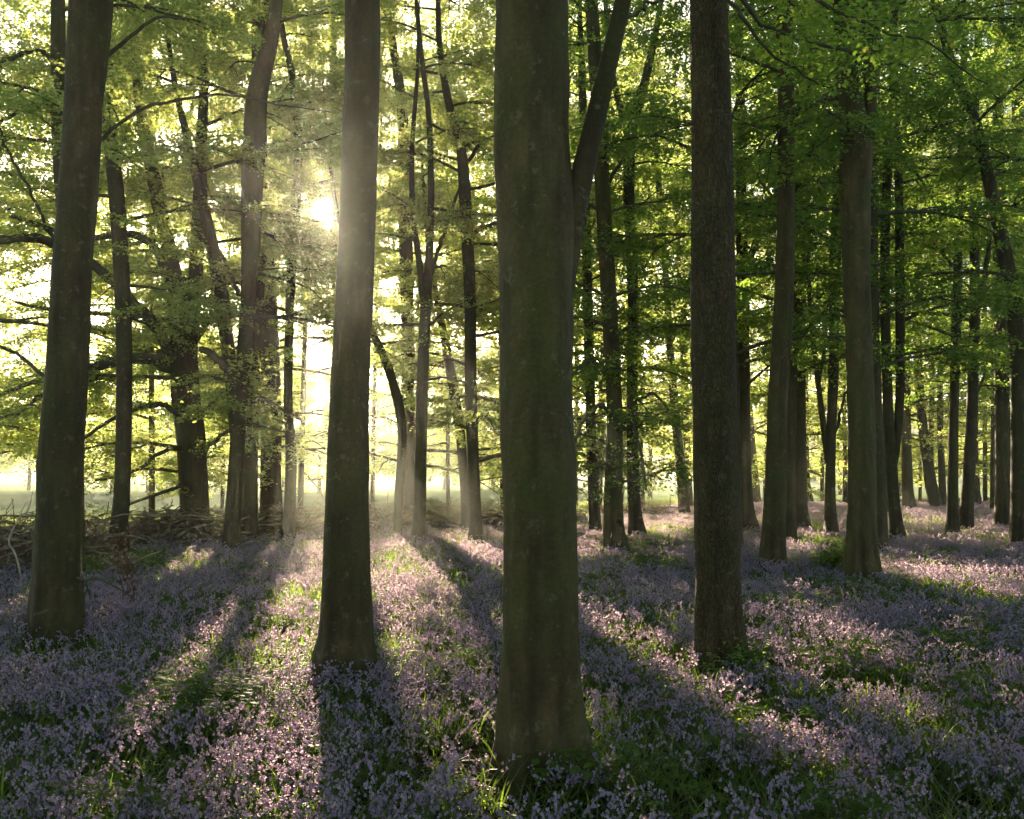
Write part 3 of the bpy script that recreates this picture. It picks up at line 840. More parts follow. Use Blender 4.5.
# trees with trunks beyond the picture's edge or lost in leaves
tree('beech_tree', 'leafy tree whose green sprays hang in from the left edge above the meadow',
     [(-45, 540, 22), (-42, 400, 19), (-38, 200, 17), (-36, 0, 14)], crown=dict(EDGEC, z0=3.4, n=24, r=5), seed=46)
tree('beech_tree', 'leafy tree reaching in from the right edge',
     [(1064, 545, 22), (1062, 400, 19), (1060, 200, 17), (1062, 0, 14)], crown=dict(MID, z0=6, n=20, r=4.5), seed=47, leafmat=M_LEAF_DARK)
re = np.random.default_rng(77)
for i, (px, dd) in enumerate([(-70, 38), (-20, 35), (60, 37), (152, 40), (222, 45), (300, 43), (372, 50), (448, 47), (508, 52), (120, 54), (250, 56), (415, 58)]):
    b_ = HY + (CAMZ - .3) * F / dd
    wpx = re.uniform(.16, .26) * F / dd
    ln_ = re.normal(0, 8)
    tree('edge_tree', 'young leafy tree just outside the wood edge, pale green in the light',
         [(px, b_, wpx), (px + ln_ * .4, 400, wpx * .9), (px + ln_, 250, wpx * .7), (px + ln_ * 1.6, 120, wpx * .5)], d=dd, H=21 + (dd - 36) * .4 + re.uniform(-2, 4),
         crown=dict(z0=2.6, r=4.6, n=38, per_m=58, leaf=.13, el=.35, droop=.7, twig=1.4), seed=160 + i, group='young trees just outside the wood edge', flare=.2)
rb = np.random.default_rng(404)
for i, (px, dd) in enumerate([(575, 58), (622, 66), (650, 74), (712, 66), (728, 80), (765, 72), (792, 84), (822, 70), (856, 78), (870, 62), (900, 88), (920, 72), (950, 82), (968, 70), (985, 64), (1010, 78), (1040, 66), (700, 92), (780, 58), (930, 60),
                              (505, 44), (545, 48), (1075, 84), (840, 92), (1000, 92), (598, 49), (642, 54), (690, 60), (560, 43)]):
    b_ = HY + (CAMZ - .3) * F / dd
    lean = rb.normal(0, 6)
    wpx = rb.uniform(.25, .42) * F / dd
    tree('distant_tree', 'distant tree at the back of the wood, its trunk lost among hazy green leaves',
         [(px, b_, wpx), (px + lean * .3, b_ - 60, wpx * .9), (px + lean, 320, wpx * .8), (px + lean * 1.4, 200, wpx * .6)], d=dd, H=20 + (dd - 30) * .3 + rb.uniform(-2, 3),
         crown=dict(z0=1.8, r=5.2, n=36, per_m=34, leaf=.16, el=.35, droop=.8, twig=1.5), seed=60 + i, group='distant trees at the back of the wood', flare=.2)

rm = np.random.default_rng(505)  # pale trees added beyond the wood edge to cover overbright sky
for i, px in enumerate(range(-60, 560, 42)):
    dd = rm.uniform(88, 122)
    px += rm.uniform(-14, 14)
    b_ = HY + (CAMZ - .3) * F / dd
    wpx = .4 * F / dd
    tree('sky_fill_tree', 'pale hazy tree added in the meadow to fill bright sky gaps',
         [(px, b_, wpx), (px + 1, 460, wpx * .9), (px + rm.normal(0, 5), 420, wpx * .7)], d=dd, H=rm.uniform(12, 16.5),
         crown=dict(z0=1.6, r=5.4, n=34, per_m=20, leaf=.27, el=.5, droop=.6, twig=1.9), seed=260 + i, group='hazy trees added in the meadow to fill bright sky', flare=.2)


# ------------------------------------------------------------------ the ground
EDGE = [(-200, 12), (-60, 27), (-17, 34.5), (-4, 38.5), (2, 44), (8, 57), (16, 66), (30, 78), (60, 95), (140, 120)]
EX, EY = np.array([e[0] for e in EDGE], float), np.array([e[1] for e in EDGE], float)


def edge_y(x):
    return np.interp(x, EX, EY)


def floor_mesh():
    xs = np.linspace(-45, 60, 180)
    ts = np.linspace(0, 1, 160) ** 1.5
    X = np.repeat(xs[:, None], len(ts), 1)
    Y = -12 + (edge_y(X) + 12) * ts[None, :]
    Z = 0.006 + 0.0 * X
    fade = np.clip((1 - ts) * 10, 0, 1)[None, :]
    Z = Z + fade * (0.035 * (1 + np.sin(X * 0.9 + 0.4 * Y)) * 0.5 + 0.03 * (1 + np.sin(Y * 0.7 - X * 0.5)) * 0.5)
    v = np.stack([X, Y, Z], -1).reshape(-1, 3)
    m = len(ts)
    a = (np.arange(len(xs) - 1)[:, None] * m + np.arange(m - 1)[None, :]).ravel()
    return mesh_np('forest_floor', v, [np.stack([a, a + m, a + m + 1, a + 1], 1)], M_SOIL, True)


tag(link('forest_floor', floor_mesh()), kind='structure')
gv = np.array([(-690, -50, 0), (690, -50, 0), (690, 990, 0), (-690, 990, 0)], float)
tag(link('meadow', mesh_np('meadow', gv, [np.array([[0, 1, 2, 3]])], M_GRASS)), kind='structure')


# ------------------------------------------------------------------ scatter with geometry nodes (for stuff only)
def scatter(name, pts, rot, scl, idx, variants, kind='stuff'):
    src = bpy.data.collections.new(name + '_source')
    for i, me in enumerate(variants):
        o = bpy.data.objects.new('%s_source_%02d' % (name, i), me)
        src.objects.link(o)
    me = bpy.data.meshes.new(name)
    n = len(pts)
    me.vertices.add(n)
    me.vertices.foreach_set('co', np.asarray(pts, dtype=np.float32).ravel())
    a = me.attributes.new('rot', 'FLOAT_VECTOR', 'POINT')
    a.data.foreach_set('vector', np.asarray(rot, dtype=np.float32).ravel())
    a = me.attributes.new('scl', 'FLOAT', 'POINT')
    a.data.foreach_set('value', np.asarray(scl, dtype=np.float32))
    a = me.attributes.new('idx', 'INT', 'POINT')
    a.data.foreach_set('value', np.asarray(idx, dtype=np.int32))
    o = link(name, me)
    ng = bpy.data.node_groups.new(name + '_scatter', 'GeometryNodeTree')
    ng.interface.new_socket('Geometry', in_out='INPUT', socket_type='NodeSocketGeometry')
    ng.interface.new_socket('Geometry', in_out='OUTPUT', socket_type='NodeSocketGeometry')
    gi, go = ng.nodes.new('NodeGroupInput'), ng.nodes.new('NodeGroupOutput')
    ci = ng.nodes.new('GeometryNodeCollectionInfo')
    ci.inputs['Collection'].default_value = src
    ci.inputs['Separate Children'].default_value = True
    ci.inputs['Reset Children'].default_value = True
    ip = ng.nodes.new('GeometryNodeInstanceOnPoints')
    ip.inputs['Pick Instance'].default_value = True

    def attr(nm, ty):
        q = ng.nodes.new('GeometryNodeInputNamedAttribute')
        q.data_type = ty
        q.inputs['Name'].default_value = nm
        return q.outputs['Attribute']
    L = ng.links
    L.new(gi.outputs[0], ip.inputs['Points'])
    L.new(ci.outputs[0], ip.inputs['Instance'])
    L.new(attr('idx', 'INT'), ip.inputs['Instance Index'])
    L.new(attr('rot', 'FLOAT_VECTOR'), ip.inputs['Rotation'])
    L.new(attr('scl', 'FLOAT'), ip.inputs['Scale'])
    L.new(ip.outputs[0], go.inputs[0])
    md = o.modifiers.new('scatter', 'NODES')
    md.node_group = ng
    tag(o, kind=kind)
    return o


# ------------------------------------------------------------------ bluebells
def strap(buf, base, az, length, width, el, bend, n=5):
    p = np.array(base, float)
    pts = [p]
    for i in range(n - 1):
        el -= bend / (n - 1)
        p = p + length / (n - 1) * np.array([cos(az) * cos(el), sin(az) * cos(el), sin(el)])
        pts.append(p)
    pts = np.array(pts)
    s = np.array([-sin(az), cos(az), 0])
    w = width * np.array([0.6, 1, 0.95, 0.6, 0.05][:n])
    v = np.concatenate([pts + s * w[:, None], pts - s * w[:, None]])
    i = np.arange(n - 1)
    buf.add(v, [np.stack([i, i + 1, i + 1 + n, i + n], 1)])


def bell(buf, p, az, tilt, s):
    """a nodding six-lobed bell hanging from p (five sides, flared lip)"""
    ax = np.array([cos(az) * sin(tilt), sin(az) * sin(tilt), -cos(tilt)])
    u = np.cross(ax, [0.3, 0.2, 1.0])
    u /= np.linalg.norm(u)
    w = np.cross(ax, u)
    th = np.linspace(0, 2 * pi, 5, endpoint=False)
    c = np.cos(th)[:, None] * u + np.sin(th)[:, None] * w
    rings = [(0.0, 0.0028), (0.007, 0.0060), (0.012, 0.0066), (0.0155, 0.0105)]
    v = np.concatenate([p + ax * (h * s) + c * (r * s) for h, r in rings])
    k = np.arange(5)
    k2 = (k + 1) % 5
    fs = [np.stack([k + 5 * j, k2 + 5 * j, k2 + 5 * (j + 1), k + 5 * (j + 1)], 1) for j in range(3)]
    buf.add(v, [np.concatenate(fs)])


def plant(stem, bells, leaf, x, y, rng, h=None, spread=1.0):
    h = h or rng.uniform(0.22, 0.43)
    az = rng.uniform(0, 6.28)
    n = 8
    t = np.linspace(0, 1, n)
    lean = rng.uniform(0.02, 0.14)
    nod = rng.uniform(0.04, 0.11)
    out = lean * t + nod * np.clip((t - 0.7) / 0.3, 0, 1) ** 2
    pts = np.stack([x + cos(az) * out, y + sin(az) * out, h * (t - 0.16 * np.clip((t - 0.65) / 0.35, 0, 1) ** 2)], 1)
    tube(stem, pts, np.linspace(0.0032, 0.0018, n), 3, cap=False)
    nb = int(rng.integers(6, 12))
    for j in range(nb):
        q = 0.58 + 0.42 * (j + 0.5) / nb
        i = min(int(q * (n - 1)), n - 2)
        p = pts[i] + (pts[i + 1] - pts[i]) * (q * (n - 1) - i)
        a = az + rng.normal(0, 1.0)
        off = rng.uniform(0.008, 0.030) * spread
        bell(bells, p + np.array([cos(a) * off, sin(a) * off, 0.004]), a, rng.uniform(0.1, 0.8), rng.uniform(0.9, 1.25))
    if leaf is not None:
        for j in range(4):
            strap(leaf, (x + rng.normal(0, .01), y + rng.normal(0, .01), 0), rng.uniform(0, 6.28), rng.uniform(0.2, 0.36), rng.uniform(0.005, 0.009),
                  rng.uniform(0.7, 1.35), rng.uniform(0.6, 1.7))


def multi(parts, name):
    """several buffers, each with its own material, as one mesh"""
    vs, fs, mi, off = [], [], [], 0
    mats = []
    for bf, m in parts:
        if not bf.n:
            continue
        vs.append(np.concatenate(bf.v))
        for a in bf.f.values():
            f = np.concatenate(a) + off
            fs.append(f)
            mi.append(np.full(len(f), len(mats), dtype=np.int32))
        mats.append(m)
        off += bf.n
    me = mesh_np(name, np.concatenate(vs), fs, mats)
    me.polygons.foreach_set('material_index', np.concatenate(mi))
    return me


def bluebell_clump(seed, n=8, rad=0.24, extra=14):
    rng = np.random.default_rng(seed)
    s, b, l = Buf(), Buf(), Buf()
    for _ in range(n):
        r, a = rad * math.sqrt(rng.random()), rng.uniform(0, 6.28)
        plant(s, b, l, r * cos(a), r * sin(a), rng)
    for _ in range(extra):
        r, a = rad * 1.3 * math.sqrt(rng.random()), rng.uniform(0, 6.28)
        strap(l, (r * cos(a), r * sin(a), 0), rng.uniform(0, 6.28), rng.uniform(0.14, 0.32), rng.uniform(0.005, 0.011), rng.uniform(0.5, 1.4), rng.uniform(0.5, 1.8))
    return multi([(s, M_STEM), (b, M_BELL), (l, M_STRAP)], 'bluebell_clump')


def wedge_points(dmin, dmax, dens, rng, margin=3.0):
    """random floor points in the camera's wedge"""
    n = int(dens * (0.535 * (dmax ** 2 - dmin ** 2) + 2 * margin * (dmax - dmin)))
    y = dmin + (dmax - dmin) * rng.random(4 * n)
    y = y[rng.random(4 * n) < (0.535 * y + margin) / (0.535 * dmax + margin)][:n]
    n = len(y)
    x = rng.uniform(-1, 1, n) * (0.535 * y + margin)
    return x, y


def patch(x, y, s, seed):
    r = np.random.default_rng(seed)
    out = np.zeros_like(x)
    for _ in range(7):
        a, k = r.uniform(0, 6.28), s * r.uniform(0.6, 1.8)
        out += np.sin((x * cos(a) + y * sin(a)) * k + r.uniform(0, 6.28))
    return out / 2.6


def floor_z(x, y):
    return 0.006 + 0.035 * (1 + np.sin(x * 0.9 + 0.4 * y)) * 0.5 + 0.03 * (1 + np.sin(y * 0.7 - x * 0.5)) * 0.5


TRUNKS = []


def ground_cover():
    rng = np.random.default_rng(5)
    xs, ys = [], []
    for d0, d1, dens in ((5.9, 14, 16.0), (14, 28, 13), (28, 62, 8)):
        x, y = wedge_points(d0, d1, dens, rng)
        k = (y < edge_y(x) - 1.0)
        pt = patch(x, y, 1.5, 3) + 0.6 * patch(x, y, 4.2, 9)
        k &= rng.random(len(x)) < np.clip(0.74 + 0.36 * pt, 0.12, 1.0)
        k &= ~((x < -8.3) & (y > 20.5) & (rng.random(len(x)) < 0.6))
        xs.append(x[k])
        ys.append(y[k])
    x, y = np.concatenate(xs), np.concatenate(ys)
    n = len(x)
    rot = np.stack([rng.normal(0, .06, n), rng.normal(0, .06, n), rng.uniform(0, 6.28, n)], 1)
    scatter('bluebell_carpet', np.stack([x, y, floor_z(x, y)], 1), rot, rng.uniform(0.8, 1.15, n), rng.integers(0, 12, n),
            [bluebell_clump(40 + i) for i in range(12)])
    # low green leaves between the flowers
    x, y = wedge_points(5.0, 45, 6.5, rng)
    k = (y < edge_y(x) - 0.6)
    x, y = x[k], y[k]
    n = len(x)

    def tuft(seed):
        r = np.random.default_rng(seed)
        l = Buf()
        for _ in range(34):
            q, a = 0.26 * math.sqrt(r.random()), r.uniform(0, 6.28)
            strap(l, (q * cos(a), q * sin(a), 0), r.uniform(0, 6.28), r.uniform(0.2, 0.46), r.uniform(0.003, 0.008), r.uniform(0.8, 1.45), r.uniform(0.4, 1.6))
        return l.mesh('leaf_tuft', M_STRAP, False)
    rot = np.stack([np.zeros(n), np.zeros(n), rng.uniform(0, 6.28, n)], 1)
    scatter('green_leaf_tufts', np.stack([x, y, floor_z(x, y)], 1), rot, rng.uniform(0.8, 1.2, n), rng.integers(0, 6, n), [tuft(90 + i) for i in range(6)])

    # broad-leaved undergrowth in patches
    def herb(seed):
        r = np.random.default_rng(seed)
        l, s = Buf(), Buf()
        for _ in range(10):
            q, a = 0.3 * math.sqrt(r.random()), r.uniform(0, 6.28)
            h = r.uniform(0.18, 0.38)
            a2 = r.uniform(0, 6.28)
            pts = np.array([(q * cos(a), q * sin(a), 0), (q * cos(a) + 0.03 * cos(a2), q * sin(a) + 0.03 * sin(a2), h * .6),
                            (q * cos(a) + 0.1 * cos(a2), q * sin(a) + 0.1 * sin(a2), h)])
            tube(s, pts, [0.003, 0.0025, 0.002], 3, cap=False)
            for j in range(6):
                t = 0.0 if j < 1 else 0.03 * j
                c = pts[2] - np.array([cos(a2), sin(a2), 0.1]) * t
                aa = a2 + (0 if j == 0 else (1 if j % 2 else -1) * r.uniform(0.8, 1.4))
                ln = r.uniform(0.04, 0.07)
                strap(l, c, aa, ln, ln * 0.27, r.uniform(-0.1, 0.35), r.uniform(0.3, 0.9), 5)
        return multi([(s, M_STEM), (l, M_HERB)], 'herb')
    spots = [(225, 700, 35, 14, 30), (640, 565, 40, 8, 40), (470, 655, 20, 10, 14), (850, 655, 30, 12, 26), (990, 620, 50, 12, 40), (930, 560, 40, 6, 40), (160, 715, 40, 20, 20),
             (240, 565, 45, 8, 50), (170, 555, 40, 5, 30), (330, 580, 30, 20, 25), (620, 640, 30, 10, 12), (720, 660, 25, 8, 14), (820, 580, 40, 8, 30), (950, 640, 60, 10, 30),
             (590, 600, 30, 20, 14), (430, 610, 30, 20, 20), (700, 780, 40, 20, 6), (860, 800, 30, 10, 5), (760, 720, 60, 20, 10), (60, 600, 40, 10, 10), (1000, 690, 40, 20, 14),
             (645, 545, 25, 5, 30), (410, 545, 30, 5, 20), (120, 790, 60, 20, 8), (630, 760, 30, 15, 5), (890, 590, 50, 6, 40), (780, 600, 30, 8, 20), (300, 720, 30, 20, 8)]
    X, Y = [], []
    for sx, sy, sw, sh, m in spots:
        m = max(4, int(m * 0.55))
        px = sx + rng.normal(0, 0.6, m) * sw
        py = sy + rng.normal(0, 0.6, m) * sh
        yy = (CAMZ - 0.3) * F / np.maximum(py - HY, 18)
        X.append((px - CX) / F * yy)
        Y.append(yy)
    x, y = wedge_points(8, 60, 0.22, rng)
    X.append(x)
    Y.append(y)
    x, y = np.concatenate(X), np.concatenate(Y)
    k = y < edge_y(x) - 0.5
    x, y = x[k], y[k]
    n = len(x)
    rot = np.stack([np.zeros(n), np.zeros(n), rng.uniform(0, 6.28, n)], 1)
    scatter('leafy_undergrowth', np.stack([x, y, floor_z(x, y)], 1), rot, rng.uniform(0.75, 1.25, n), rng.integers(0, 6, n), [herb(190 + i) for i in range(6)])

    # long grass along the edge of the meadow
    n = 5200
    x = rng.uniform(-40, 12, n)
    y = edge_y(x) + rng.uniform(-0.5, 1, n) ** 2 * 14 - 0.4

    def grass(seed):
        r = np.random.default_rng(seed)
        l = Buf()
        for _ in range(40):
            q, a = 0.3 * math.sqrt(r.random()), r.uniform(0, 6.28)
            strap(l, (q * cos(a), q * sin(a), 0), r.uniform(0, 6.28), r.uniform(0.2, 0.5), r.uniform(0.003, 0.006), r.uniform(0.9, 1.5), r.uniform(0.3, 1.2))
        return l.mesh('grass_tuft', M_BLADE, False)
    rot = np.stack([np.zeros(n), np.zeros(n), rng.uniform(0, 6.28, n)], 1)
    scatter('long_grass', np.stack([x, y, np.zeros(n)], 1), rot, rng.uniform(0.7, 1.3, n), rng.integers(0, 4, n), [grass(290 + i) for i in range(4)])


ground_cover()


def nearest_bluebells():
    rng = np.random.default_rng(77)
    protos = []
    for i in range(14):
        s, b, l = Buf(), Buf(), Buf()
        plant(s, b, l, 0, 0, np.random.default_rng(700 + i), spread=0.35)
        protos.append((s.mesh('stem', M_STEM), b.mesh('flower_head', M_BELL, False), l.mesh('leaf', M_STRAP, False)))
    n = 0
    while n < 295:
        y = rng.uniform(5.15, 6.15)
        x = rng.uniform(-1, 1) * (0.53 * y)
        if (x - 0.2) ** 2 + (y - 7.2) ** 2 < 0.45 ** 2:
            continue
        me = protos[n % 14]
        r = bpy.data.objects.new('bluebell', None)
        COL.objects.link(r)
        r.location = (x, y, float(floor_z(np.array(x), np.array(y))) - 0.005)
        r.rotation_euler = (rng.normal(0, .05), rng.normal(0, .05), rng.uniform(0, 6.28))
        sc = rng.uniform(0.9, 1.2)
        r.scale = (sc, sc, sc)
        tag(r, 'violet bluebell with nodding bells in the nearest row of the carpet', 'bluebell', 'bluebells in the nearest row')
        link('stem', me[0], r)
        link('flower_head', me[1], r)
        link('leaf_tuft', me[2], r)
        n += 1


nearest_bluebells()

# ------------------------------------------------------------------ brash heaps along the edge of the wood
def brash(label, cx, cy, length, ang, height, width, n, seed):
    rng = np.random.default_rng(seed)
    root = bpy.data.objects.new('brash_heap', None)
    COL.objects.link(root)
    root.location = (cx, cy, 0)
    root.rotation_euler = (0, 0, ang)
    tag(root, label, 'brash heap', 'heaps of dead branches along the wood edge')
    protos = []
    for i in range(9):
        b = Buf()
        L = rng.uniform(1.4, 3.2)
        m = 9
        t = np.linspace(-.5, .5, m)
        P = np.stack([t * L, fbm1(t * 5, seed + i) * 0.07, fbm1(t * 4, seed + 50 + i) * 0.06], 1)
        r = rng.uniform(.02, .055)
        tube(b, P, r * np.linspace(1.15, .55, m), 7)
        for j in range(rng.integers(1, 4)):
            k = rng.integers(2, 7)
            dr = rng.normal(0, 1, 3)
            dr[0] = abs(dr[0])
            dr /= np.linalg.norm(dr)
            q = P[k] + dr * np.linspace(0, rng.uniform(.25, .7), 4)[:, None]
            q[:, 2] += np.array([0, .01, .03, .0])
            tube(b, q, r * np.linspace(.5, .2, 4), 5)
        protos.append(b.mesh('dead_branch', M_DEAD))
    for i in range(n):
        x = rng.uniform(-.5, .5) * length
        prof = height * (0.75 + 0.25 * sin(x * 1.3 + seed)) * max(0.25, 1 - (2 * x / length) ** 4)
        y = rng.normal(0, .3) * width
        z = max(.04, prof * rng.uniform(0, 1) * math.exp(-(y / width) ** 2 * 1.6))
        o = link('dead_branch', protos[i % 9], root, (x, y, z))
        o.rotation_euler = (rng.uniform(0, 6.28), rng.normal(0, .26), rng.normal(0, .75))
    b = Buf()
    for i in range(int(n * 14)):
        x = rng.uniform(-.5, .5) * length
        y = rng.normal(0, .36) * width
        z = height * rng.uniform(0, .95) * math.exp(-(y / width) ** 2 * 1.6) + .02
        a, e = rng.uniform(0, 6.28), rng.normal(0, .45)
        d = np.array([cos(a) * cos(e), .6 * sin(a) * cos(e), sin(e)])
        L = rng.uniform(.3, 1.0)
        P = np.array([(x, y, z)]) + d * np.linspace(-.5, .5, 4)[:, None] * L + rng.normal(0, .02, (4, 3))
        tube(b, P, rng.uniform(.006, .014) * np.array([1, .9, .7, .4]), 4, cap=False)
    o = link('twigs', b.mesh('twigs', M_DEAD), root)
    o['kind'] = 'stuff'
    return root


def brash_px(label, px0, px1, py, height, width, n, seed, tilt=0.0):
    d = depth_of(py)
    x0, x1 = (px0 - CX) / F * d, (px1 - CX) / F * d
    brash(label, (x0 + x1) / 2, d, abs(x1 - x0), tilt, height, width, n, seed)


brash_px('tangled heap of dead branches at the left edge behind the thick leaning beech', -60, 104, 566, 1.45, 1.1, 98, 1, .05)
brash_px('low heap of dead branches around the foot of the spreading beech', 122, 232, 541, 1.25, .9, 70, 2, .05)
brash_px('heap of dead branches left of the sun-backed trunk', 236, 335, 532, 1.2, .9, 55, 3, .1)
brash_px('sunlit heap of dead branches between the sun-backed trunk and the left-bending stem', 360, 400, 527, 1.3, .8, 45, 4, .1)
brash_px('long low heap of dead branches just left of the nearest beech', 428, 520, 524, 1.25, .9, 65, 5, .1)
brash_px('flat heap of dead branches beyond the leafy trunk right of the nearest beech', 580, 670, 514, .8, .8, 45, 6, .15)


def dead_pole():
    root = bpy.data.objects.new('bare_branch', None)
    COL.objects.link(root)
    d = 19.5
    o = at(17, 560, d)
    org = np.array([o[0], o[1], 0])
    root.location = org
    tag(root, 'pale bent bare branch sticking up from the brash heap at the left edge', 'dead branch')
    P = [at(*p, d) for p in [(24, 575), (16, 556), (9, 543), (12, 531), (18, 520), (24, 514), (34, 512)]]
    P[0][2] = -.05
    q = catmull(np.array(P), 24)
    b = Buf()
    tube(b, q - org, np.linspace(.022, .01, 24), 7)
    link('bough', b.mesh('bough', M_PALE), root)
    for pl in ([(18, 520), (23, 508), (28, 500)], [(13, 532), (22, 534), (32, 526)], [(26, 513), (30, 505), (33, 490)]):
        b = Buf()
        q = catmull(np.array([at(*p, d + .1 * k) for k, p in enumerate(pl)]), 8)
        tube(b, q - org, np.linspace(.012, .004, 8), 5)
        link('twig', b.mesh('twig', M_PALE), root)


dead_pole()


def dead_spray():
    """fallen branch with brown leaves still on it, leaning out past the thick leaning beech"""
    d = 12.6
    org = np.array([*at(80, 600, d)[:2], 0])
    root = bpy.data.objects.new('fallen_branch', None)
    COL.objects.link(root)
    root.location = org
    tag(root, 'fallen dark branch with withered brown leaves poking out right of the thick leaning beech', 'dead branch')
    rng = np.random.default_rng(8)
    main = catmull(np.array([at(70, 575, d + .3), at(84, 580, d), at(98, 579, d), at(112, 585, d - .1), at(124, 592, d - .1), at(136, 600, d - .2)]), 20)
    b = Buf()
    tube(b, main - org, np.linspace(.022, .007, 20), 7)
    link('bough', b.mesh('bough', M_BRANCH), root)
    P, D = [], []
    for pl in ([(128, 594), (127, 570), (122, 548), (114, 536)], [(124, 592), (117, 565), (120, 545), (128, 530)], [(134, 599), (132, 580), (126, 556)], [(86, 580), (88, 590), (92, 602)]):
        q = catmull(np.array([at(*p, d + .15 * k) for k, p in enumerate(pl)]), 10)
        b = Buf()
        tube(b, q - org, np.linspace(.008, .003, 10), 5)
        link('twig', b.mesh('twig', M_BRANCH), root)
        if pl[0][0] > 100:
            for _ in range(80):
                P.append(q[rng.integers(2, 10)] + rng.normal(0, .055, 3))
                D.append([rng.normal(0, .6), rng.normal(0, .6), -1])
    P, D = np.array(P), np.array(D)
    me = leaves_mesh('withered_leaves', P - org, D, rng.normal(0, 1, P.shape), .065, M_BROWN_LEAF, rng, .3)
    link('withered_leaves', me, root)


dead_spray()


def shrub(name, label, px, py, h, r, n, leaf, mat, seed, nst=9):
    rng = np.random.default_rng(seed)
    d = depth_of(py)
    o = at(px, py, d)
    root = bpy.data.objects.new(name, None)
    COL.objects.link(root)
    root.location = (o[0], d, 0)
    tag(root, label, 'shrub' if h > .5 else 'plant')
    P, D, U = [], [], []
    b = Buf()
    for i in range(nst):
        a = rng.uniform(0, 6.28)
        tip = np.array([cos(a) * r * rng.uniform(.3, 1), sin(a) * r * rng.uniform(.3, 1), h * rng.uniform(.6, 1)])
        q = catmull(np.array([(0, 0, -.05), tip * [.35, .35, .6], tip]), 10)
        tube(b, q, np.linspace(.008, .002, 10), 4, cap=False)
        m = n // nst
        k = rng.integers(3, 10, m)
        P.append(q[k] + rng.normal(0, .09 * h + .04, (m, 3)))
        az = rng.uniform(0, 6.28, m)
        D.append(np.stack([np.cos(az), np.sin(az), rng.normal(-.1, .3, m)], 1))
        U.append(np.stack([rng.normal(0, .35, m), rng.normal(0, .35, m), np.ones(m)], 1))
    P, D, U = np.concatenate(P), np.concatenate(D), np.concatenate(U)
    P[:, 2] = np.maximum(P[:, 2], .05)
    link('stems', b.mesh('stems', M_STEM), root)
    link('foliage', leaves_round('foliage', P, D, U, leaf, mat, rng, .36), root)


shrub('shrub', 'dark green low shrub at the left foot of the massive ridged beech', 828, 566, .75, .8, 1900, .07, M_LEAF_DARK, 5, 16)
shrub('shrub', 'small leafy bush at the right foot of the rough-barked tree', 747, 664, .5, .35, 500, .06, M_LEAF_DARK, 6)
shrub('shrub', 'little green bush right of the thick leaning beech, behind the withered leaves', 97, 573, .7, .35, 420, .06, M_LEAF_DARK, 7)
shrub('seedling', 'broad-leaved seedling at the right foot of the nearest beech', 566, 765, .38, .16, 60, .09, M_HERB, 8, 5)


# ------------------------------------------------------------------ far wood across the meadow
def far_wood():
    rng = np.random.default_rng(31)
    P, S = [], []
    for x in np.arange(-330, 331, 4.5):
        x0, y0 = x + rng.normal(0, 2), 234 + rng.normal(0, 7) + 0.04 * abs(x)
        h = rng.uniform(11, 19) * (1.0 if x < 40 else 1.1)
        for _ in range(10):
            c = np.array([x0 + rng.normal(0, 2.2), y0 + rng.normal(0, 2.2), h * rng.uniform(0.1, 0.88)])
            m = 150
            q = rng.normal(0, 1, (m, 3))
            q /= np.linalg.norm(q, axis=1)[:, None]
            P.append(c + q * rng.uniform(1.2, 3.0) * rng.uniform(0.75, 1.05, (m, 1)) * np.array([1.1, 1.1, 0.85]))
    P = np.concatenate(P)
    P = P[P[:, 2] > 0.1]
    n = len(P)
    D = rng.normal(0, 1, (n, 3))
    U = rng.normal(0, 1, (n, 3))
    me = leaves_mesh('far_wood', P, D, U, 1.5, M_FAR, rng, 0.42)
    tag(link('far_wood', me), 'hazy blue-green wood on the far side of the meadow', 'woodland', kind='stuff')


far_wood()


def wood_behind():
    rng = np.random.default_rng(32)
    n = 26000
    a = rng.uniform(pi * 0.97, pi * 2.03, n)
    r = rng.uniform(9, 30, n)
    P = np.stack([r * np.cos(a) * 1.2, r * np.sin(a) - 1, rng.uniform(0.8, 19, n)], 1)
    k = patch(P[:, 0] + 3 * P[:, 2], P[:, 1] + 7 * P[:, 2], .35, 4) > -0.55
    P = P[k & ((P[:, 1] < -4) | (abs(P[:, 0]) > 0.62 * np.maximum(P[:, 1], 0) + 7))]
    m = len(P)
    az = rng.uniform(0, 6.28, m)
    D = np.stack([np.cos(az), np.sin(az), rng.normal(-.1, .3, m)], 1)
    U = np.stack([rng.normal(0, .5, m), rng.normal(0, .5, m), np.ones(m)], 1)
    tag(link('surrounding_wood', leaves_mesh('surrounding_wood', P, D, U, .5, M_LEAF_DARK, rng, .36)), kind='stuff')


wood_behind()


def fence():
    root = bpy.data.objects.new('paddock_fence', None)
    COL.objects.link(root)
    root.location = (-105, 215, 0)
    tag(root, 'low white rail fence on the far side of the bright meadow', 'fence')
    for k in range(17):
        b = Buf()
        tube(b, np.array([(k * 2.4, 0, -0.2), (k * 2.4, 0, 0.6), (k * 2.4, 0, 1.35)]), [0.09] * 3, 6)
        link('post', b.mesh('post', M_WHITE), root)
    for z in (0.5, 0.85, 1.2):
        b = Buf()
        tube(b, np.array([(0, -0.1, z), (19.2, -0.1, z), (38.4, -0.1, z)]), [0.075] * 3, 4)
        link('rail', b.mesh('rail', M_WHITE), root)


fence()


# ------------------------------------------------------------------ air
def box(name, x0, x1, y0, y1, z0, z1, mat):
    v = np.array([(x, y, z) for x in (x0, x1) for y in (y0, y1) for z in (z0, z1)], float)
    f = np.array([[0, 1, 3, 2], [4, 6, 7, 5], [0, 4, 5, 1], [2, 3, 7, 6], [0, 2, 6, 4], [1, 5, 7, 3]])
    return link(name, mesh_np(name, v, [f], mat))


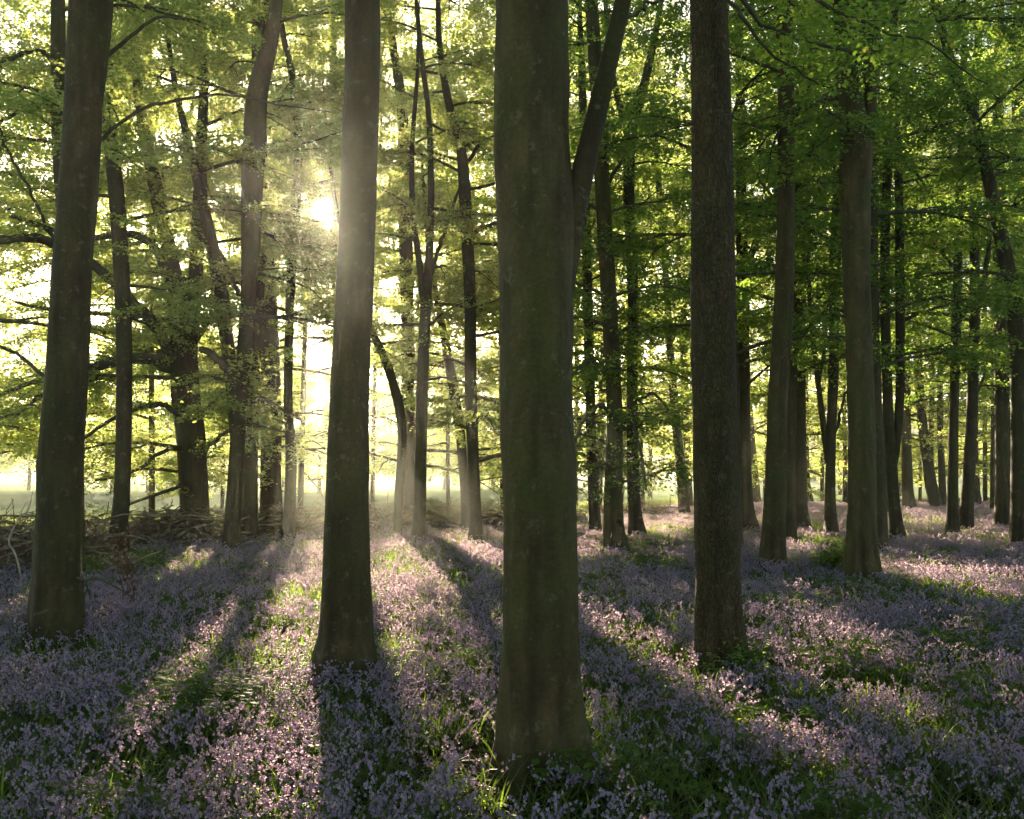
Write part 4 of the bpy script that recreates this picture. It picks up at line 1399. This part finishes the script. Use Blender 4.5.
HAZE = 0.0007
mh, nt, out = new_mat('haze')
pv = N(nt, 'ShaderNodeVolumePrincipled')
pv.inputs['Color'].default_value = (0.95, 1.0, 0.86, 1)
pv.inputs['Density'].default_value = HAZE
pv.inputs['Anisotropy'].default_value = 0.78
nt.links.new(pv.outputs[0], out.inputs['Volume'])
tag(box('haze', -700, 700, -60, 1000, -1, 42, mh), kind='stuff')

# ------------------------------------------------------------------ light
w = bpy.data.worlds.new('World')
scene.world = w
w.use_nodes = True
wn = w.node_tree
bg = wn.nodes.get('Background') or wn.nodes.new('ShaderNodeBackground')
sky = wn.nodes.new('ShaderNodeTexSky')
sky.sky_type = 'NISHITA'
sky.sun_disc = False
sky.sun_elevation = SUN_EL
sky.sun_rotation = SUN_AZ
sky.air_density = 0.4
sky.dust_density = 0.6
sky.ozone_density = 0.3
bg.inputs['Strength'].default_value = 0.05
tint = wn.nodes.new('ShaderNodeMix')
tint.data_type = 'RGBA'
tint.blend_type = 'MULTIPLY'
tint.inputs['Factor'].default_value = 1.0
tint.inputs['B'].default_value = (1.0, 0.93, 0.76, 1)
wn.links.new(sky.outputs[0], tint.inputs['A'])
wn.links.new(tint.outputs['Result'], bg.inputs['Color'])

sl = bpy.data.lights.new('Sun', 'SUN')
sl.energy = 5.0
sl.angle = radians(0.5)
sl.color = (1.0, 0.80, 0.58)
so = bpy.data.objects.new('Sun', sl)
COL.objects.link(so)
from mathutils import Vector
so.rotation_euler = Vector(SUN).to_track_quat('Z', 'Y').to_euler()
so.location = (-30, 100, 40)

# ------------------------------------------------------------------ camera and render
cam = bpy.data.cameras.new('Camera')
cam.sensor_width = 36
cam.lens = F / 1024 * 36
cam.shift_y = (HY - 409.5) / 1024
cam.clip_start = 0.1
cam.clip_end = 3000
co = bpy.data.objects.new('Camera', cam)
co.location = (0, 0, CAMZ)
co.rotation_euler = (radians(90), 0, 0)
COL.objects.link(co)
scene.camera = co

scene.render.engine = 'CYCLES'
cy = scene.cycles
cy.use_denoising = True
try:
    cy.denoiser = 'OPENIMAGEDENOISE'
    cy.denoising_input_passes = 'RGB_ALBEDO_NORMAL'
    cy.denoising_prefilter = 'ACCURATE'
except Exception:
    pass
cy.max_bounces = 7
cy.diffuse_bounces = 4
cy.glossy_bounces = 2
cy.transmission_bounces = 4
cy.volume_bounces = 0
cy.transparent_max_bounces = 4
cy.sample_clamp_indirect = 6
cy.sample_clamp_direct = 0
cy.use_adaptive_sampling = True
cy.adaptive_threshold = 0.015
cy.caustics_reflective = False
cy.caustics_refractive = False
scene.view_settings.view_transform = 'Standard'
scene.view_settings.look = 'None'
scene.view_settings.exposure = 3.3
scene.view_settings.gamma = 1.0
print('LEAVES', NLEAF[0])
